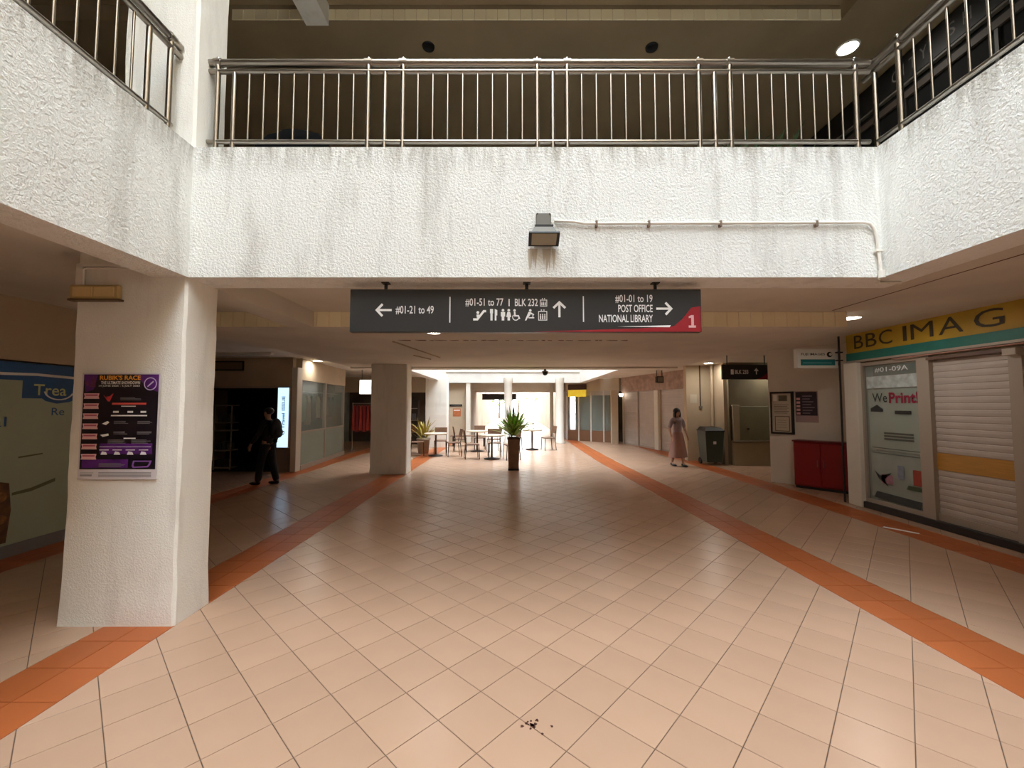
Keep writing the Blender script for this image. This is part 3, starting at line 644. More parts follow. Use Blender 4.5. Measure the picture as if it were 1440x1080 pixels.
for nm, pts, c in (('plane_print', [(.42,.62),(.52,.55),(.72,.62),(.60,.50),(.66,.40),(.50,.50)], (36,40,46)), ('rose_print', [(.54,.44),(.74,.44),(.74,.58),(.54,.58)], (166,120,136)),
                   ('blue_print', [(.82,.55),(.92,.55),(.92,.75),(.82,.75)], (140,150,170)), ('red_print', [(1.06,.50),(1.20,.50),(1.20,.72),(1.06,.72)], (158,60,44)), ('green_print', [(.95,.42),(1.2,.42),(1.2,.48),(.98,.48)], (70,84,60)),
                   ('dark_print', [(.40,.20),(1.15,.17),(1.18,.28),(.45,.30)], (62,66,64))):
    a_ = sum(pts[i][0]*pts[(i+1)%len(pts)][1]-pts[(i+1)%len(pts)][0]*pts[i][1] for i in range(len(pts)))
    MB().plate(FW, pts if a_ > 0 else pts[::-1], .023).build(nm, mat(nm, c, .6, var=.2, vscale=15), wn)
# roller shutter
rs = thing('roller_shutter', 'closed aluminium roller shutter with an amber strip under the yellow fascia', 'shutter', (SX, 7.1, .10))
slat_shutter(rs, FSS, 1.40, 2.32, .09, .68, .0843, M_ALU); slat_shutter(rs, FSS, 1.40, 2.32, .905, 2.17, .0843, M_ALU)
MB().rect(FSS, 1.40, 2.32, .68, .905, 0, .012).build('amber_strip', mat('amber_panel', (190, 138, 64), .4, var=.12, vscale=4, stretch=(1,1,14)), rs)
MB().rect(FSS, 1.40, 2.32, 0, .09, 0, .03).build('bottom_bar', M_FRAME, rs)
for a, b in ((1.385, 1.405), (2.32, 2.45)): MB().rect(FSS, a, b, 0, 2.2, .0, .07).build('guide_rail', M_FRAME, rs)
MB().rect(FSS, 1.39, 2.45, 2.17, 2.21, .0, .09).build('shutter_box', mat('dark_shutter_box', (110, 84, 72), .5), rs)
q = MB(); q.bbox(-.14, -.02, -2.46, -2.32, 2.12, 2.205, .006); q.build('bracket', M_FRAME, rs)
rs2 = thing('roller_shutter', 'second closed roller shutter nearest the viewer at the right edge', 'shutter', (SX, 7.1, .10))
slat_shutter(rs2, FSS, 2.46, 3.25, .09, 2.17, .0843, M_ALU); MB().rect(FSS, 2.46, 3.25, 0, .09, 0, .03).build('bottom_bar', M_FRAME, rs2)
# white strip of paper on the floor in front
q = MB(); q.add([(0,0,.001),(.20,-.30,.001),(.235,-.28,.004),(.04,.02,.006)], [(0,1,2,3)]); q.add([(0,0,.0005),(.20,-.30,.0005),(.235,-.28,.0035),(.04,.02,.0055)], [(3,2,1,0)])
tag(q.build('paper_strip', M_WHITEP, None, (5.02, 5.72, 0)), 'thin strip of white paper lying on the floor before the shutter', 'paper')
# vertical pipe at the shop edge
q = MB(); q.tube([(0,0,0),(0,0,2.85)], .016, 8)
dp = thing('drain_pipe', 'thin dark vertical pipe at the left edge of the yellow shop fascia', 'pipe', (5.70, 7.2, 0)); q.build('pipe', M_BLACK, dp)
for z in (2.42, 2.56): MB().box(-.05, .05, -.022, .03, z, z+.02).build('pipe_clip', M_BLACK, dp)
# projecting light-box sign
hs = thing('projecting_sign', 'small white and teal box sign projecting beside the yellow fascia', 'sign', (5.36, 7.3, 2.30))
FH = frame((-.36, -.05, 0), (1,0,0))
MB().bbox(-.36, .36, -.05, .05, 0, .34, .008).build('box', mat('sign_white', (226, 224, 216), .5), hs)
MB().rect(FH, .06, .66, .05, .155, .001, .002).build('teal_bar', mat('sign_teal', (30, 116, 120), .5), hs)
text('lettering', 'FUJI IMAGES', FH, .07, .49, .215, .265, M_BLACK, hs, .002, .012)
q = MB(); q.plate(FH, [(.57+.048*math.cos(k*PI/10), .24+.048*math.sin(k*PI/10)) for k in range(20)], .001); q.build('logo_disc', M_BLACK, hs)
q = MB(); q.plate(FH, [(.585+.026*math.cos(k*PI/8), .243+.026*math.sin(k*PI/8)) for k in range(16)], .003); q.plate(FH, [(.60,.23),(.625,.25),(.60,.262)], .003); q.build('logo_cut', mat('sign_white', (226,224,216)), hs)
q = MB(); q.rect(FH, .10, .60, .085, .10, .004, .001); q.build('light_line', mat('sign_paleteal', (120, 176, 176), .5), hs)
for z in (.06, .28): MB().box(.35, .40, -.015, .015, z, z+.03).build('bracket_arm', M_BLACK, hs)

# ================================================================== ANGLED POSTER WALL, RED CABINET
P0, P1 = (5.60, 9.07), (6.75, 7.64)
wall_seg('wall_angled', P0, P1, 0, Z1, .15, M_WALLW, 'angled white wall carrying the notice board and the small dark poster')
struct('wall_angled_return', MB().box(5.9, 7.7, 7.1, 7.2, 0, Z1), M_WALL, 'short return wall behind the white end pillar', 'wall')
da = (V((*P1,0))-V((*P0,0))).normalized(); na = V((da.y,-da.x,0)); rza = math.atan2(da.y, da.x)
def on_wall(s_, z=0, off=0): p = V((*P0,0))+da*s_+na*off; return (p.x, p.y, z)
FA = frame((0,0,0), (1,0,0))
nb = thing('notice_board', 'black-framed notice board with pale paper on the angled wall', 'notice board', on_wall(.26, 1.06, .004), rza)
MB().rect(FA, -.20, .20, 0, .86, 0, .02).build('board', mat('notice_paper', (196, 188, 172), .5), nb)
q = MB()
for a in ((-.22,.22,.84,.88),(-.22,.22,-.02,.02),(-.22,-.19,-.02,.88),(.17,.22,-.02,.88)): q.rect(FA, *a, 0, .035)
q.build('frame', M_BLACK, nb)
MB().rect(FA, -.14, .14, .04, .36, .021).build('paper_outline', mat('notice_dark', (92, 84, 72), .6), nb)
MB().rect(FA, -.125, .125, .055, .345, .0225).build('paper_sheet', mat('notice_cream', (204, 192, 170), .6), nb)
MB().rect(FA, -.16, -.09, .68, .82, .021).build('white_note', M_WHITEP, nb)
MB().rect(FA, -.06, .10, .68, .80, .021).build('photo_print', mat('notice_olive', (96, 94, 78), .6, var=.3, vscale=20), nb)
q = MB()
for k in range(6): q.rect(FA, -.15, .10+.03*(k % 2), .42+k*.035, .43+k*.035, .021)
for k in range(4): q.rect(FA, -.10, .08, .12+k*.05, .126+k*.05, .0235)
o = q.build('text_lines', MATS['notice_dark'], nb); o['kind'] = 'stuff'
pp = thing('wall_poster', 'small dark purple poster on the angled wall above the red cabinet', 'poster', on_wall(.70, 1.30, .004), rza)
MB().rect(FA, -.20, .20, 0, .64, 0, .003).build('sheet', mat('poster2_paper', (176, 150, 150), .5), pp)
MB().rect(FA, -.185, .185, .14, .625, .003).build('dark_print', mat('poster2_dark', (40, 26, 42), .5, var=.3, vscale=14), pp)
for k in range(5): MB().rect(FA, -.175, -.11, .16+k*.075, .205+k*.075, .0045).build('pink_label', M_PINKW, pp)
q = MB()
for k in range(7): q.rect(FA, -.07, .06+.02*(k*37 % 5), .18+k*.058, .20+k*.058, .0045)
o = q.build('text_lines', mat('poster2_grey', (128, 116, 126), .5), pp); o['kind'] = 'stuff'
rc = thing('red_cabinet', 'low red metal cabinet standing against the angled wall under the posters', 'cabinet', on_wall(.99, 0, .0), rza)
mr = mat('red_enamel', (142, 20, 24), .4, var=.12, vscale=3)
MB().bbox(-.46, .46, -.30, -.005, .05, .92, .012).build('body', mr, rc)
MB().box(-.44, .44, -.28, -.02, 0, .05).build('plinth', M_BLACK, rc)
MB().bbox(-.48, .48, -.32, -.005, .92, .95, .008).build('top', mat('dark_red_enamel', (104, 16, 20), .4), rc)
for x0, x1, k in ((-.45, -.005, -.05), (.005, .45, .05)):
    d_ = MB().bbox(x0, x1, -.318, -.298, .08, .90, .006).build('door', mr, rc)
    MB().tube([(k,-.335,.45),(k,-.335,.58)], .008, 6).build('handle', M_GREYM, d_)

# ================================================================== SIDE PASSAGE ON THE RIGHT
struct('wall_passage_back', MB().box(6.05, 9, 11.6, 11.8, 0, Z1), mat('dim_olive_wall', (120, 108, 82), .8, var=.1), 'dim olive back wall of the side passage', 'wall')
ct = thing('service_counter', 'pale waist-high counter panel in the dark side passage', 'counter', (7.1, 11.59, 0))
mc = mat('counter_cream', (168, 154, 124), .6, var=.08)
MB().bbox(-1.0, 1.4, -.12, 0, 0, .62, .008).build('lower_panel', mc, ct)
MB().bbox(-1.02, 1.42, -.16, 0, .62, .68, .006).build('ledge', mat('counter_ledge', (110, 96, 72), .5), ct)
MB().bbox(-1.0, 1.4, -.06, 0, .68, 1.62, .006).build('upper_panel', mat('counter_olive', (118, 112, 84), .6, var=.1), ct)
MB().bbox(-1.0, -.82, -.10, 0, .68, 1.66, .006).build('end_post', mc, ct)
for x in (-.6, .05): MB().box(x, x+.06, -.075, -.06, .98, 1.02).build('latch', M_BLACK, ct)
bs = thing('direction_sign', 'dark overhead sign with a white up arrow at the side passage mouth', 'sign', (5.62, 9.95, 2.27))
FB = frame((-.58, -.03, 0), (1,0,0))
MB().bbox(-.58, .58, -.03, .03, 0, .36, .004).build('panel', M_SIGN, bs)
text('lettering', 'BLK 233', FB, .30, .62, .13, .23, M_WHITEP, bs, .002, .02)
q = MB(); q.rect(FB, .20, .27, .12, .24, .001); q.build('lift_icon', M_WHITEP, bs)
q = MB(); q.rect(FB, .80, .825, .12, .22, .002); q.plate(FB, [(.755,.20),(.87,.20),(.8125,.275)], .002); q.build('arrow', M_WHITEP, bs)
q = MB(); q.plate(FB, [(.80,.002),(1.158,.002),(1.158,.26),(1.08,.16),(.95,.05)], .001); q.build('red_corner', M_RED, bs)
for x in (-.45, .45): MB().tube([(x,0,.36),(x,0,.58)], .012, 6).build('hanger_rod', M_BLACK, bs)
struct('wall_passage_left', MB().box(5.25, 6.06, 12.5, 12.7, 0, Z1), M_WALL, 'beige wall face behind the green bin', 'wall')
struct('wall_passage_side', MB().box(5.96, 6.06, 11.7, 12.5, 0, Z1), M_WALL, 'narrow wall return behind the green bin', 'wall')
wb = thing('wheeled_bin', 'grey-green wheeled rubbish bin beside the side passage', 'bin', (5.58, 11.75, 0))
mg = mat('bin_green', (62, 76, 66), .5, var=.1)
q = MB(); q.add([(-.21,-.22,.08),(.21,-.22,.08),(.21,.2,.08),(-.21,.2,.08),(-.26,-.27,.93),(.26,-.27,.93),(.26,.25,.93),(-.26,.25,.93)], [(0,3,2,1),(4,5,6,7),(0,1,5,4),(1,2,6,5),(2,3,7,6),(3,0,4,7)]); q.build('body', mg, wb)
q = MB(); q.bbox(-.275, .275, -.29, .27, .93, .96, .008); q.add([(-.26,-.27,.96),(.26,-.27,.96),(.26,.25,.96),(-.26,.25,.96),(-.2,-.2,1.03),(.2,-.2,1.03),(.2,.2,1.05),(-.2,.2,1.05)], [(4,5,6,7),(0,1,5,4),(1,2,6,5),(2,3,7,6),(3,0,4,7)]); q.build('lid', mat('bin_lid', (26, 28, 28), .5), wb)
for x in (-.23, .19): MB().tube([(x,.18,.09),(x+.04,.18,.09)], .09, 14).build('wheel', M_BLACK, wb)
MB().tube([(-.2,.29,.9),(.2,.29,.9)], .015, 6).build('handle', M_BLACK, wb)
MB().box(-.04, .04, -.262, -.25, .58, .66).build('sticker', M_WHITEP, wb)
q = MB(); q.tube([(0,0,0),(0,0,2.85)], .04, 10)
tag(q.build('stand_pipe', M_WALL, None, (5.90, 12.25, 0)), 'beige vertical standpipe between the green bin and the dark passage', 'pipe')
cw = thing('cable_trunking', 'thin dark cable drop ending in a switch on the wall above the bin', 'cable', (5.66, 12.5, 1.55))
MB().box(-.015, .015, -.02, 0, .06, 1.3).build('trunk', mat('brown_trunk', (74, 56, 42), .6), cw); MB().bbox(-.05, .05, -.04, 0, 0, .08, .006).build('switch_box', M_GREYM, cw)
q = MB(); q.rect(FA, 0, .2, 0, .26, 0, .003); tag(q.build('paper_notice', mat('pale_notice', (206, 196, 176), .6), None, (5.36, 12.498, 1.72)), 'pale paper notice on the wall left of the cable drop', 'notice')

# ================================================================== FAR RIGHT SHUTTERS (angled run)
Q0, Q1 = (4.78, 18.2), (5.92, 13.3)
dq = (V((*Q1,0))-V((*Q0,0))).normalized(); rzq = math.atan2(dq.y, dq.x); LQ = (V((*Q1,0))-V((*Q0,0))).length
mh = mat('faded_pink_fascia', (176, 150, 136), .7, var=.32, vscale=5)
wall_seg('wall_far_right', Q0, Q1, 2.22, Z1, .2, mh, 'faded pinkish fascia wall above the far roller shutters')
wall_seg('wall_far_right_join', Q1, (5.92, 12.6), 0, Z1, .2, M_WALL, 'beige wall edge between the far shutters and the bin')
def onq(s_): p = V((*Q0,0))+dq*s_; return (p.x, p.y, 0)
FQ = frame((0,0,0), (1,0,0))
def far_shutter(s0, s1, label, mid=False):
    t = thing('roller_shutter', label, 'shutter', onq(s0), rzq, 'closed shutters in the far right corridor')
    slat_shutter(t, frame((0,.06,0), (1,0,0)), .06, s1-s0-.06, .06, 2.2, .09, M_ALU, True)
    MB().box(.06, s1-s0-.06, .03, .07, 0, .06).build('bottom_bar', M_FRAME, t)
    if mid: MB().box((s1-s0)/2-.03, (s1-s0)/2+.03, .0, .06, 0, 2.2).build('mullion', M_FRAME, t)
    for a in (0, s1-s0-.06): MB().box(a, a+.06, -.01, .07, 0, 2.22).build('guide_rail', M_WALL, t)
far_shutter(.12, 2.62, 'wide closed shutter with a centre mullion, beyond the walking woman', True)
far_shutter(2.9, 4.85, 'closed slatted shutter directly behind the walking woman')
p = onq(2.76); q = MB(); q.bbox(-.13, .13, -.05, .15, 0, 2.22, .01); o = q.build('trim_9', M_WALLW); o.location = p; o.rotation_euler = (0,0,rzq); tag(o, 'white pier between the two far shutters', 'pier', kind='structure')
p = onq(4.95); q = MB(); q.bbox(-.10, .10, -.05, .15, 0, 2.85, .01); o = q.build('trim_10', M_WALLW); o.location = p; o.rotation_euler = (0,0,rzq); tag(o, 'white pier at the near end of the far shutters', 'pier', kind='structure')
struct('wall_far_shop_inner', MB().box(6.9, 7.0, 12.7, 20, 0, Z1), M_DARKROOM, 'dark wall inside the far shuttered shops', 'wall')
# glass shops facing the second light well, right
R0, R1 = (2.62, 20.0), (4.70, 18.25)
wall_seg('wall_far_glass', R0, R1, 2.3, Z1, .2, M_WALL, 'beige header over the far glass shops beside the thick round pillar')
drr = (V((*R1,0))-V((*R0,0))).normalized(); rzr = math.atan2(drr.y, drr.x); LR = (V((*R1,0))-V((*R0,0))).length
gs = thing('shopfront', 'dark glass shopfront with pale mullions at the end of the terracotta band', 'shopfront', (*R0, 0), rzr)
MB().box(0, LR, .8, .85, 0, 2.3).build('back_panel', mat('brown_shop_interior', (72, 62, 52), .8, var=.3, vscale=3), gs)
for k in range(5): MB().box(LR*k/4.2, LR*k/4.2+.06, -.02, .04, 0, 2.3).build('mullion', M_WALLW, gs)
for k in range(4): MB().box(LR*k/4.2+.06, LR*(k+1)/4.2, .0, .012, .5, 2.1).build('glass_pane', M_GLASS, gs)
for k in range(4): MB().box(LR*k/4.2+.06, LR*(k+1)/4.2, -.01, .02, 0, .5).build('kick_panel', mat('brown_kick', (128, 92, 66), .6), gs)
MB().box(0, LR, -.02, .04, 2.1, 2.3).build('header', M_FRAME, gs)
ys = thing('shop_sign', 'small yellow illuminated shop sign beside the thick round pillar', 'sign', (R0[0]+.42, R0[1]-.52, 2.05), rzr)
MB().bbox(-.42, .5, -.10, 0, 0, .32, .008).build('face', mat('lit_yellow', (240, 206, 60), .5, emit=.5, var=.2, vscale=6), ys)
MB().bbox(-.44, .52, -.08, 0, .33, .58, .008).build('dark_header', mat('maroon_board', (70, 44, 40), .6), ys)
# doorway pier
q = MB(); q.bbox(-.14, .14, -.1, .1, 0, 2.3, .01); o = q.build('trim_11', M_WALL); o.location = (4.40, 17.9, 0); tag(o, 'beige pier beside the dark doorway left of the far shutters', 'pier', kind='structure')
wl = thing('wall_lamp', 'small lit lamp above the dark doorway left of the far shutters', 'light', (4.72, 17.95, 2.12)); MB().lathe([(.001,-.10),(.06,-.08),(.10,0),(.10,.03),(.001,.04)], 14).build('shade', mat('lit_shade', (255, 246, 230), .5, emit=5), wl); MB().tube([(0,0,.03),(.02,.25,.12)], .012, 6).build('arm', M_BLACK, wl)
hb = thing('hanging_speaker', 'small black loudspeaker hung from the ceiling before the far shutters', 'speaker', (5.05, 14.2, 2.42))
q = MB(); q.bbox(-.12, .12, -.08, .08, 0, .22, .01); q.build('cabinet', M_BLACK, hb)
for x in (-.09, .09): MB().tube([(x,0,.22),(x,0,.43)], .012, 6).build('hanger_rod', M_BLACK, hb)
MB().box(-.09, .09, -.085, -.08, .03, .19).build('grille', M_GREYM, hb)

# ================================================================== LEFT SHOPS
LX = -5.5
struct('wall_shop_left', MB().box(LX-.2, LX, -6, 7.1, 2.15, Z1), M_WALL, 'beige wall band above the large pale shop window graphic', 'wall')
struct('wall_shop_left_end', MB().box(LX-.2, LX, -6, 2.6, 0, 2.15), M_WALL, 'plain wall nearer the viewer past the left shop window', 'wall')
struct('wall_shop_left_return', MB().box(-7.7, LX, 7.0, 7.1, 0, Z1), M_WALL, 'return wall at the far end of the left shop window', 'wall')
tw = thing('window_2', 'large pale green shop window graphic with a blue header and food photo', 'window', (LX, 2.6, 0), kind='structure')
FT = frame((0,0,0), (0,1,0))
MB().rect(FT, 0, 4.4, .0, .13, -.15, .17).build('sill', mat('grey_sill', (128, 128, 128), .5), tw)
MB().rect(FT, 0, 4.4, .13, 2.13, -.06, .06).build('panel', mat('pale_green_graphic', (176, 186, 160), .4, var=.05, vscale=2), tw)
mbl = mat('blue_graphic', (26, 88, 150), .4, var=.12)
MB().rect(FT, 0, 4.4, 1.93, 2.13, .0, .002).build('blue_header', mbl, tw)
q = MB(); q.plate(FT, [(0,1.98),(1.6,1.97),(2.2,1.99),(2.8,1.97),(4.4,1.98),(4.4,2.01),(2.8,2.0),(2.2,2.02),(1.6,2.0),(0,2.01)], .0022); q.build('white_wave', M_WHITEP, tw)
MB().plate(FT, [(2.06,1.73),(2.26,1.73),(2.30,1.70),(2.42,1.67),(2.56,1.69),(2.72,1.76),(2.72,1.935),(2.06,1.935)], .002).build('logo_panel', mbl, tw)
text('lettering', 'Trea', FT, 2.17, 2.52, 1.765, 1.895, mat('lime_letter', (206, 214, 150), .5), tw, .005, .01)
q = MB()
for k in range(10):
    a0, a1 = PI*1.05+k*PI*.85/10, PI*1.05+(k+1)*PI*.85/10
    q.plate(FT, [(2.44+r*math.cos(a), 1.83+r*.7*math.sin(a)) for r, a in ((.15,a0),(.17,a0),(.17,a1),(.15,a1))], .005)
q.build('logo_arc', M_WHITEP, tw)
text('lettering', 'Re', FT, 2.37, 2.51, 1.53, 1.62, MATS['blue_graphic'], tw, .003, .0)
text('lettering', 'al', FT, 1.80, 1.93, 1.42, 1.52, MATS['blue_graphic'], tw, .003, .0)
mfood = mat('food_photo', (112, 74, 34), .5, var=.6, vscale=9)
MB().plate(FT, [(1.4,.16),(1.99,.16),(2.02,.50),(1.99,.80),(1.8,.86),(1.4,.82)], .002).build('food_photo', mfood, tw)
for (u, w, r) in ((1.6,.7,.13), (1.88,.66,.10), (1.65,.45,.13), (1.9,.42,.09), (1.75,.25,.11)):
    q = MB(); q.plate(FT, [(u+r*math.cos(a*.5236), w+r*.62*math.sin(a*.5236)) for a in range(12)], .0035); q.build('pastry_print', mat('pastry_print', (150, 100, 48), .5, var=.5, vscale=18), tw)
for pts in ([(2.02,.66),(2.2,.67),(2.45,.74),(2.45,.78),(2.2,.71),(2.02,.69)], [(2.06,1.06),(2.3,1.08),(2.3,1.095),(2.06,1.08)]):
    MB().plate(FT, pts, .002).build('graphic_stroke', mat('olive_stroke', (104, 104, 72), .5), tw)
# dark shop (faces the viewer)
YD = 10.4
struct('wall_dark_shop', MB().box(-8.9, -5.5, YD, YD+.15, 2.12, Z1), M_WALL, 'grey beige header wall over the dark open shop', 'wall')
struct('wall_dark_shop_back', MB().box(-8.9, -5.88, 13.0, 13.1, 0, Z1), M_DARKROOM, 'back wall inside the dark open shop, its shade painted black', 'wall')
struct('wall_dark_shop_side', MB().box(-5.98, -5.88, YD+.15, 13.0, 0, Z1), M_DARKROOM, 'side wall inside the dark open shop, its shade painted black', 'wall')
struct('wall_dark_shop_floor', MB().box(-8.9, -5.98, YD+.05, 13.0, 0, .012), M_DARKROOM, 'floor sheet inside the dark open shop, black standing for shade', 'floor')  # shop interior shade put into the colour
struct('wall_dark_shop_ceiling', MB().box(-8.9, -5.98, YD+.15, 13.0, 2.12, 2.2), M_DARKROOM, 'ceiling inside the dark open shop, its shade painted black', 'ceiling')
struct('trim_12', MB().box(-8.9, -5.5, YD-.02, YD+.1, 2.08, 2.13), M_FRAME, 'pale metal head rail over the dark open shop', 'trim')
struct('trim_13', MB().bbox(-5.50, -5.36, YD-.04, YD+.2, 0, 2.6, .008), M_WALLW, 'white post right of the vertical lit sign', 'post')
struct('wall_sign_pier', MB().box(-5.88, -5.50, YD, YD+.15, 0, 2.12), mat('grey_pier', (134, 122, 110), .7), 'grey pier behind the vertical lit sign', 'wall')
ls = thing('vertical_light_sign', 'tall glowing white-blue vertical sign beside the dark open shop', 'sign', (-5.665, YD, .60))
MB().bbox(-.15, .15, -.10, -.002, 0, 1.50, .008).build('box', M_ALU, ls)
MB().rect(frame((0,-.10,0), (1,0,0)), -.135, .135, .015, 1.485, 0, .004).build('lit_face', M_LIGHTBOX, ls)
FV = frame((.05, -.104, .30), (0,0,1), (-1,0,0))
text('lettering', 'G Travel', FV, .02, .56, 0, .085, mat('sign_slate', (30, 56, 74), .6), ls, .003, .02)
text('lettering', 'ISSUE', FV, .62, .98, 0, .085, MATS['sign_slate'], ls, .003, .02)
fo = thing('sign_frame', 'empty black rectangular sign frame on the header above the dark shop', 'sign', (-7.15, YD, 2.52))
q = MB()
for a in ((-.55,.42,0,.03),(-.55,.42,.21,.24),(-.55,-.52,0,.24),(.39,.42,0,.24)): q.rect(FA, *a, 0, .03)
q.build('frame', M_BLACK, fo); MB().rect(FA, -.52, .39, .03, .21, 0, .01).build('panel', mat('dull_beige', (140, 122, 100), .7), fo)
ds = thing('display_shelf', 'white-framed display rack with four shelves inside the dark shop', 'shelf', (-7.35, 10.75, .012))
for x in (-.22, .20): MB().box(x, x+.025, -.16, -.135, 0, 1.65).build('upright', M_FRAME, ds)
for z in (.04, .48, .98, 1.18, 1.62): MB().box(-.22, .225, -.16, .12, z, z+.03).build('shelf_board', M_FRAME, ds)
for z in (.06+.01, .51, 1.21):
    for k in range(3): MB().bbox(-.17+k*.125, -.07+k*.125, -.1, .05, z, z+.16+.05*(k % 2), .006).build('goods', mat('dim_goods', (74, 76, 70), .6), ds)
tb = thing('ceiling_batten', 'unlit white fluorescent batten on the ceiling before the dark shop', 'light', (-6.1, 9.4, Z1))
MB().bbox(-.65, .65, -.05, .05, -.05, 0, .006).build('body', M_PVC, tb); MB().tube([(-.6,0,-.068),(.6,0,-.068)], .014, 8).build('tube', M_WHITEP, tb)
# glass shop along the left corridor
G0, G1 = (-5.42, 10.62), (-5.70, 14.1)
dg_ = (V((*G1,0))-V((*G0,0))).normalized(); rzg = math.atan2(dg_.y, dg_.x)
gp = thing('shopfront', 'glass shop window with a frosted lower panel beside the vertical lit sign', 'shopfront', (*G0, 0), rzg)
for x in (0, 1.72, 3.4): MB().box(x, x+.06, -.03, .05, 0, 2.3).build('mullion', M_FRAME, gp)
for a, b in ((.06, 1.72), (1.78, 3.4)):
    MB().box(a, b, .0, .012, .12, .95).build('frosted_panel', M_FROST, gp); MB().box(a, b, .0, .01, .97, 2.3).build('glass_pane', M_GLASS, gp)
MB().box(0, 3.46, -.06, .08, 0, .12).build('kerb', M_FRAME, gp); MB().box(0, 3.46, -.02, .04, .94, .98).build('transom', M_FRAME, gp)
MB().box(0, 3.46, -.04, .12, 2.3, Z1-.004).build('fascia', M_WALL, gp); MB().tube([(.1,.17,2.02),(3.4,.17,2.02)], .012, 6).build('garment_rail', M_STEEL, gp)
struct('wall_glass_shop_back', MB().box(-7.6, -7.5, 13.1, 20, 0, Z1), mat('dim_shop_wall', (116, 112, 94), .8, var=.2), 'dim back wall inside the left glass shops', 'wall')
random.seed(21)
cl = [(58,56,58), (96,110,96), (120,98,80), (44,46,52), (150,146,128), (108,66,62), (70,84,72)]
for k in range(9):
    s_ = .22+k*.34; p = V((*G0,0))+dg_*s_+V((-.17,0,0)); w = random.uniform(.12,.17); hgt = random.uniform(.55,.85); z = 1.905-hgt
    g = thing('hanging_garment', 'garment on a hanger, number %d from the lit sign in the glass shop window' % (k+1) if False else ['dark grey','sage green','tan brown','black','cream','maroon','green','charcoal','olive'][k]+' garment hanging inside the left glass shop window', 'garment', (p.x, p.y, z), rzg, 'garments in the glass shop')
    q = MB(); q.add([(-w,-.04,0),(w,-.04,0),(w*.9,-.05,hgt*.8),(w*.5,-.03,hgt),(-w*.5,-.03,hgt),(-w*.9,-.05,hgt*.8),(-w,.04,0),(w,.04,0),(w*.9,.05,hgt*.8),(w*.5,.03,hgt),(-w*.5,.03,hgt),(-w*.9,.05,hgt*.8)],
        [(0,1,2,5),(5,2,3,4),(7,6,11,8),(8,11,10,9),(1,7,8,2),(6,0,5,11),(0,6,7,1),(2,8,9,3),(5,4,10,11),(4,3,9,10)]); q.build('cloth', mat('garment_%d' % (k % 7), cl[k % 7], .8, var=.15, vscale=6), g)
    MB().tube([(0,0,hgt-.02),(0,0,hgt+.08),(.02,0,hgt+.11)], .006, 6).build('hook', M_STEEL, g)
# red clothing display and hanging lit sign further along
rd = thing('clothes_rack', 'rack of red clothes standing outside the far left shops', 'rack', (-5.35, 15.2, 0), .15)
for x in (-.45, .45): MB().tube([(x,0,0),(x,0,1.75)], .018, 8).build('upright', M_STEEL, rd)
MB().tube([(-.45,0,1.72),(.45,0,1.72)], .016, 8).build('rail', M_STEEL, rd)
for x in (-.45, .45): MB().tube([(x,-.25,.03),(x,.25,.03)], .018, 8).build('foot', M_STEEL, rd)
for k in range(7):
    x = -.38+k*.125; w = .055; q = MB()
    q.add([(x-w,-.22,.75-.05*(k%2)),(x+w,-.22,.75-.05*(k%2)),(x+w,.2,.75),(x-w,.2,.75),(x-.02,-.16,1.62),(x+.02,-.16,1.62),(x+.02,.14,1.66),(x-.02,.14,1.66)], [(0,3,2,1),(4,5,6,7),(0,1,5,4),(1,2,6,5),(2,3,7,6),(3,0,4,7)])
    q.build('red_garment', mat('red_cloth_%d' % (k % 2), ((170, 58, 46), (140, 40, 40))[k % 2], .8, var=.15, vscale=5), rd)
hl = thing('hanging_light_sign', 'bright white hanging box sign left of the middle white column', 'sign', (-4.72, 13.6, 2.02))
MB().bbox(-.26, .26, -.06, .06, 0, .46, .01).build('box', mat('lit_white_face', (255, 250, 240), .5, emit=1.6), hl)
for x in (-.2, .2): MB().tube([(x,0,.46),(x,0,.83)], .01, 6).build('hanger_rod', M_BLACK, hl)
# facing shops left of the far column
struct('wall_far_left', MB().box(-8.9, -3.0, 17.6, 17.8, 2.2, Z1), M_WALL, 'beige header over the dim far left shop', 'wall')
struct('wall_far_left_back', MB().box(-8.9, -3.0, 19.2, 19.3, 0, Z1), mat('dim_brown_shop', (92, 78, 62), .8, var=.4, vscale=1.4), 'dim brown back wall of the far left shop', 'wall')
sf = thing('display_cabinet', 'dark display cabinet in the far left shop', 'cabinet', (-4.6, 17.9, 0))
MB().bbox(-.6, .6, -.2, .2, 0, 1.9, .01).build('body', mat('dark_cabinet', (58, 46, 38), .6), sf)
for z in (.5, 1.0, 1.5): MB().box(-.58, .58, -.215, -.2, z, z+.03).build('shelf_board', M_FRAME, sf)
for k in range(8): MB().bbox(-.5+k % 4*.28, -.32+k % 4*.28, -.26, -.2, .53+.5*(k//4), .80+.5*(k//4), .01).build('goods', mat('goods_%d' % (k % 3), [(150,100,60),(96,96,104),(178,168,150)][k % 3], .6), sf)
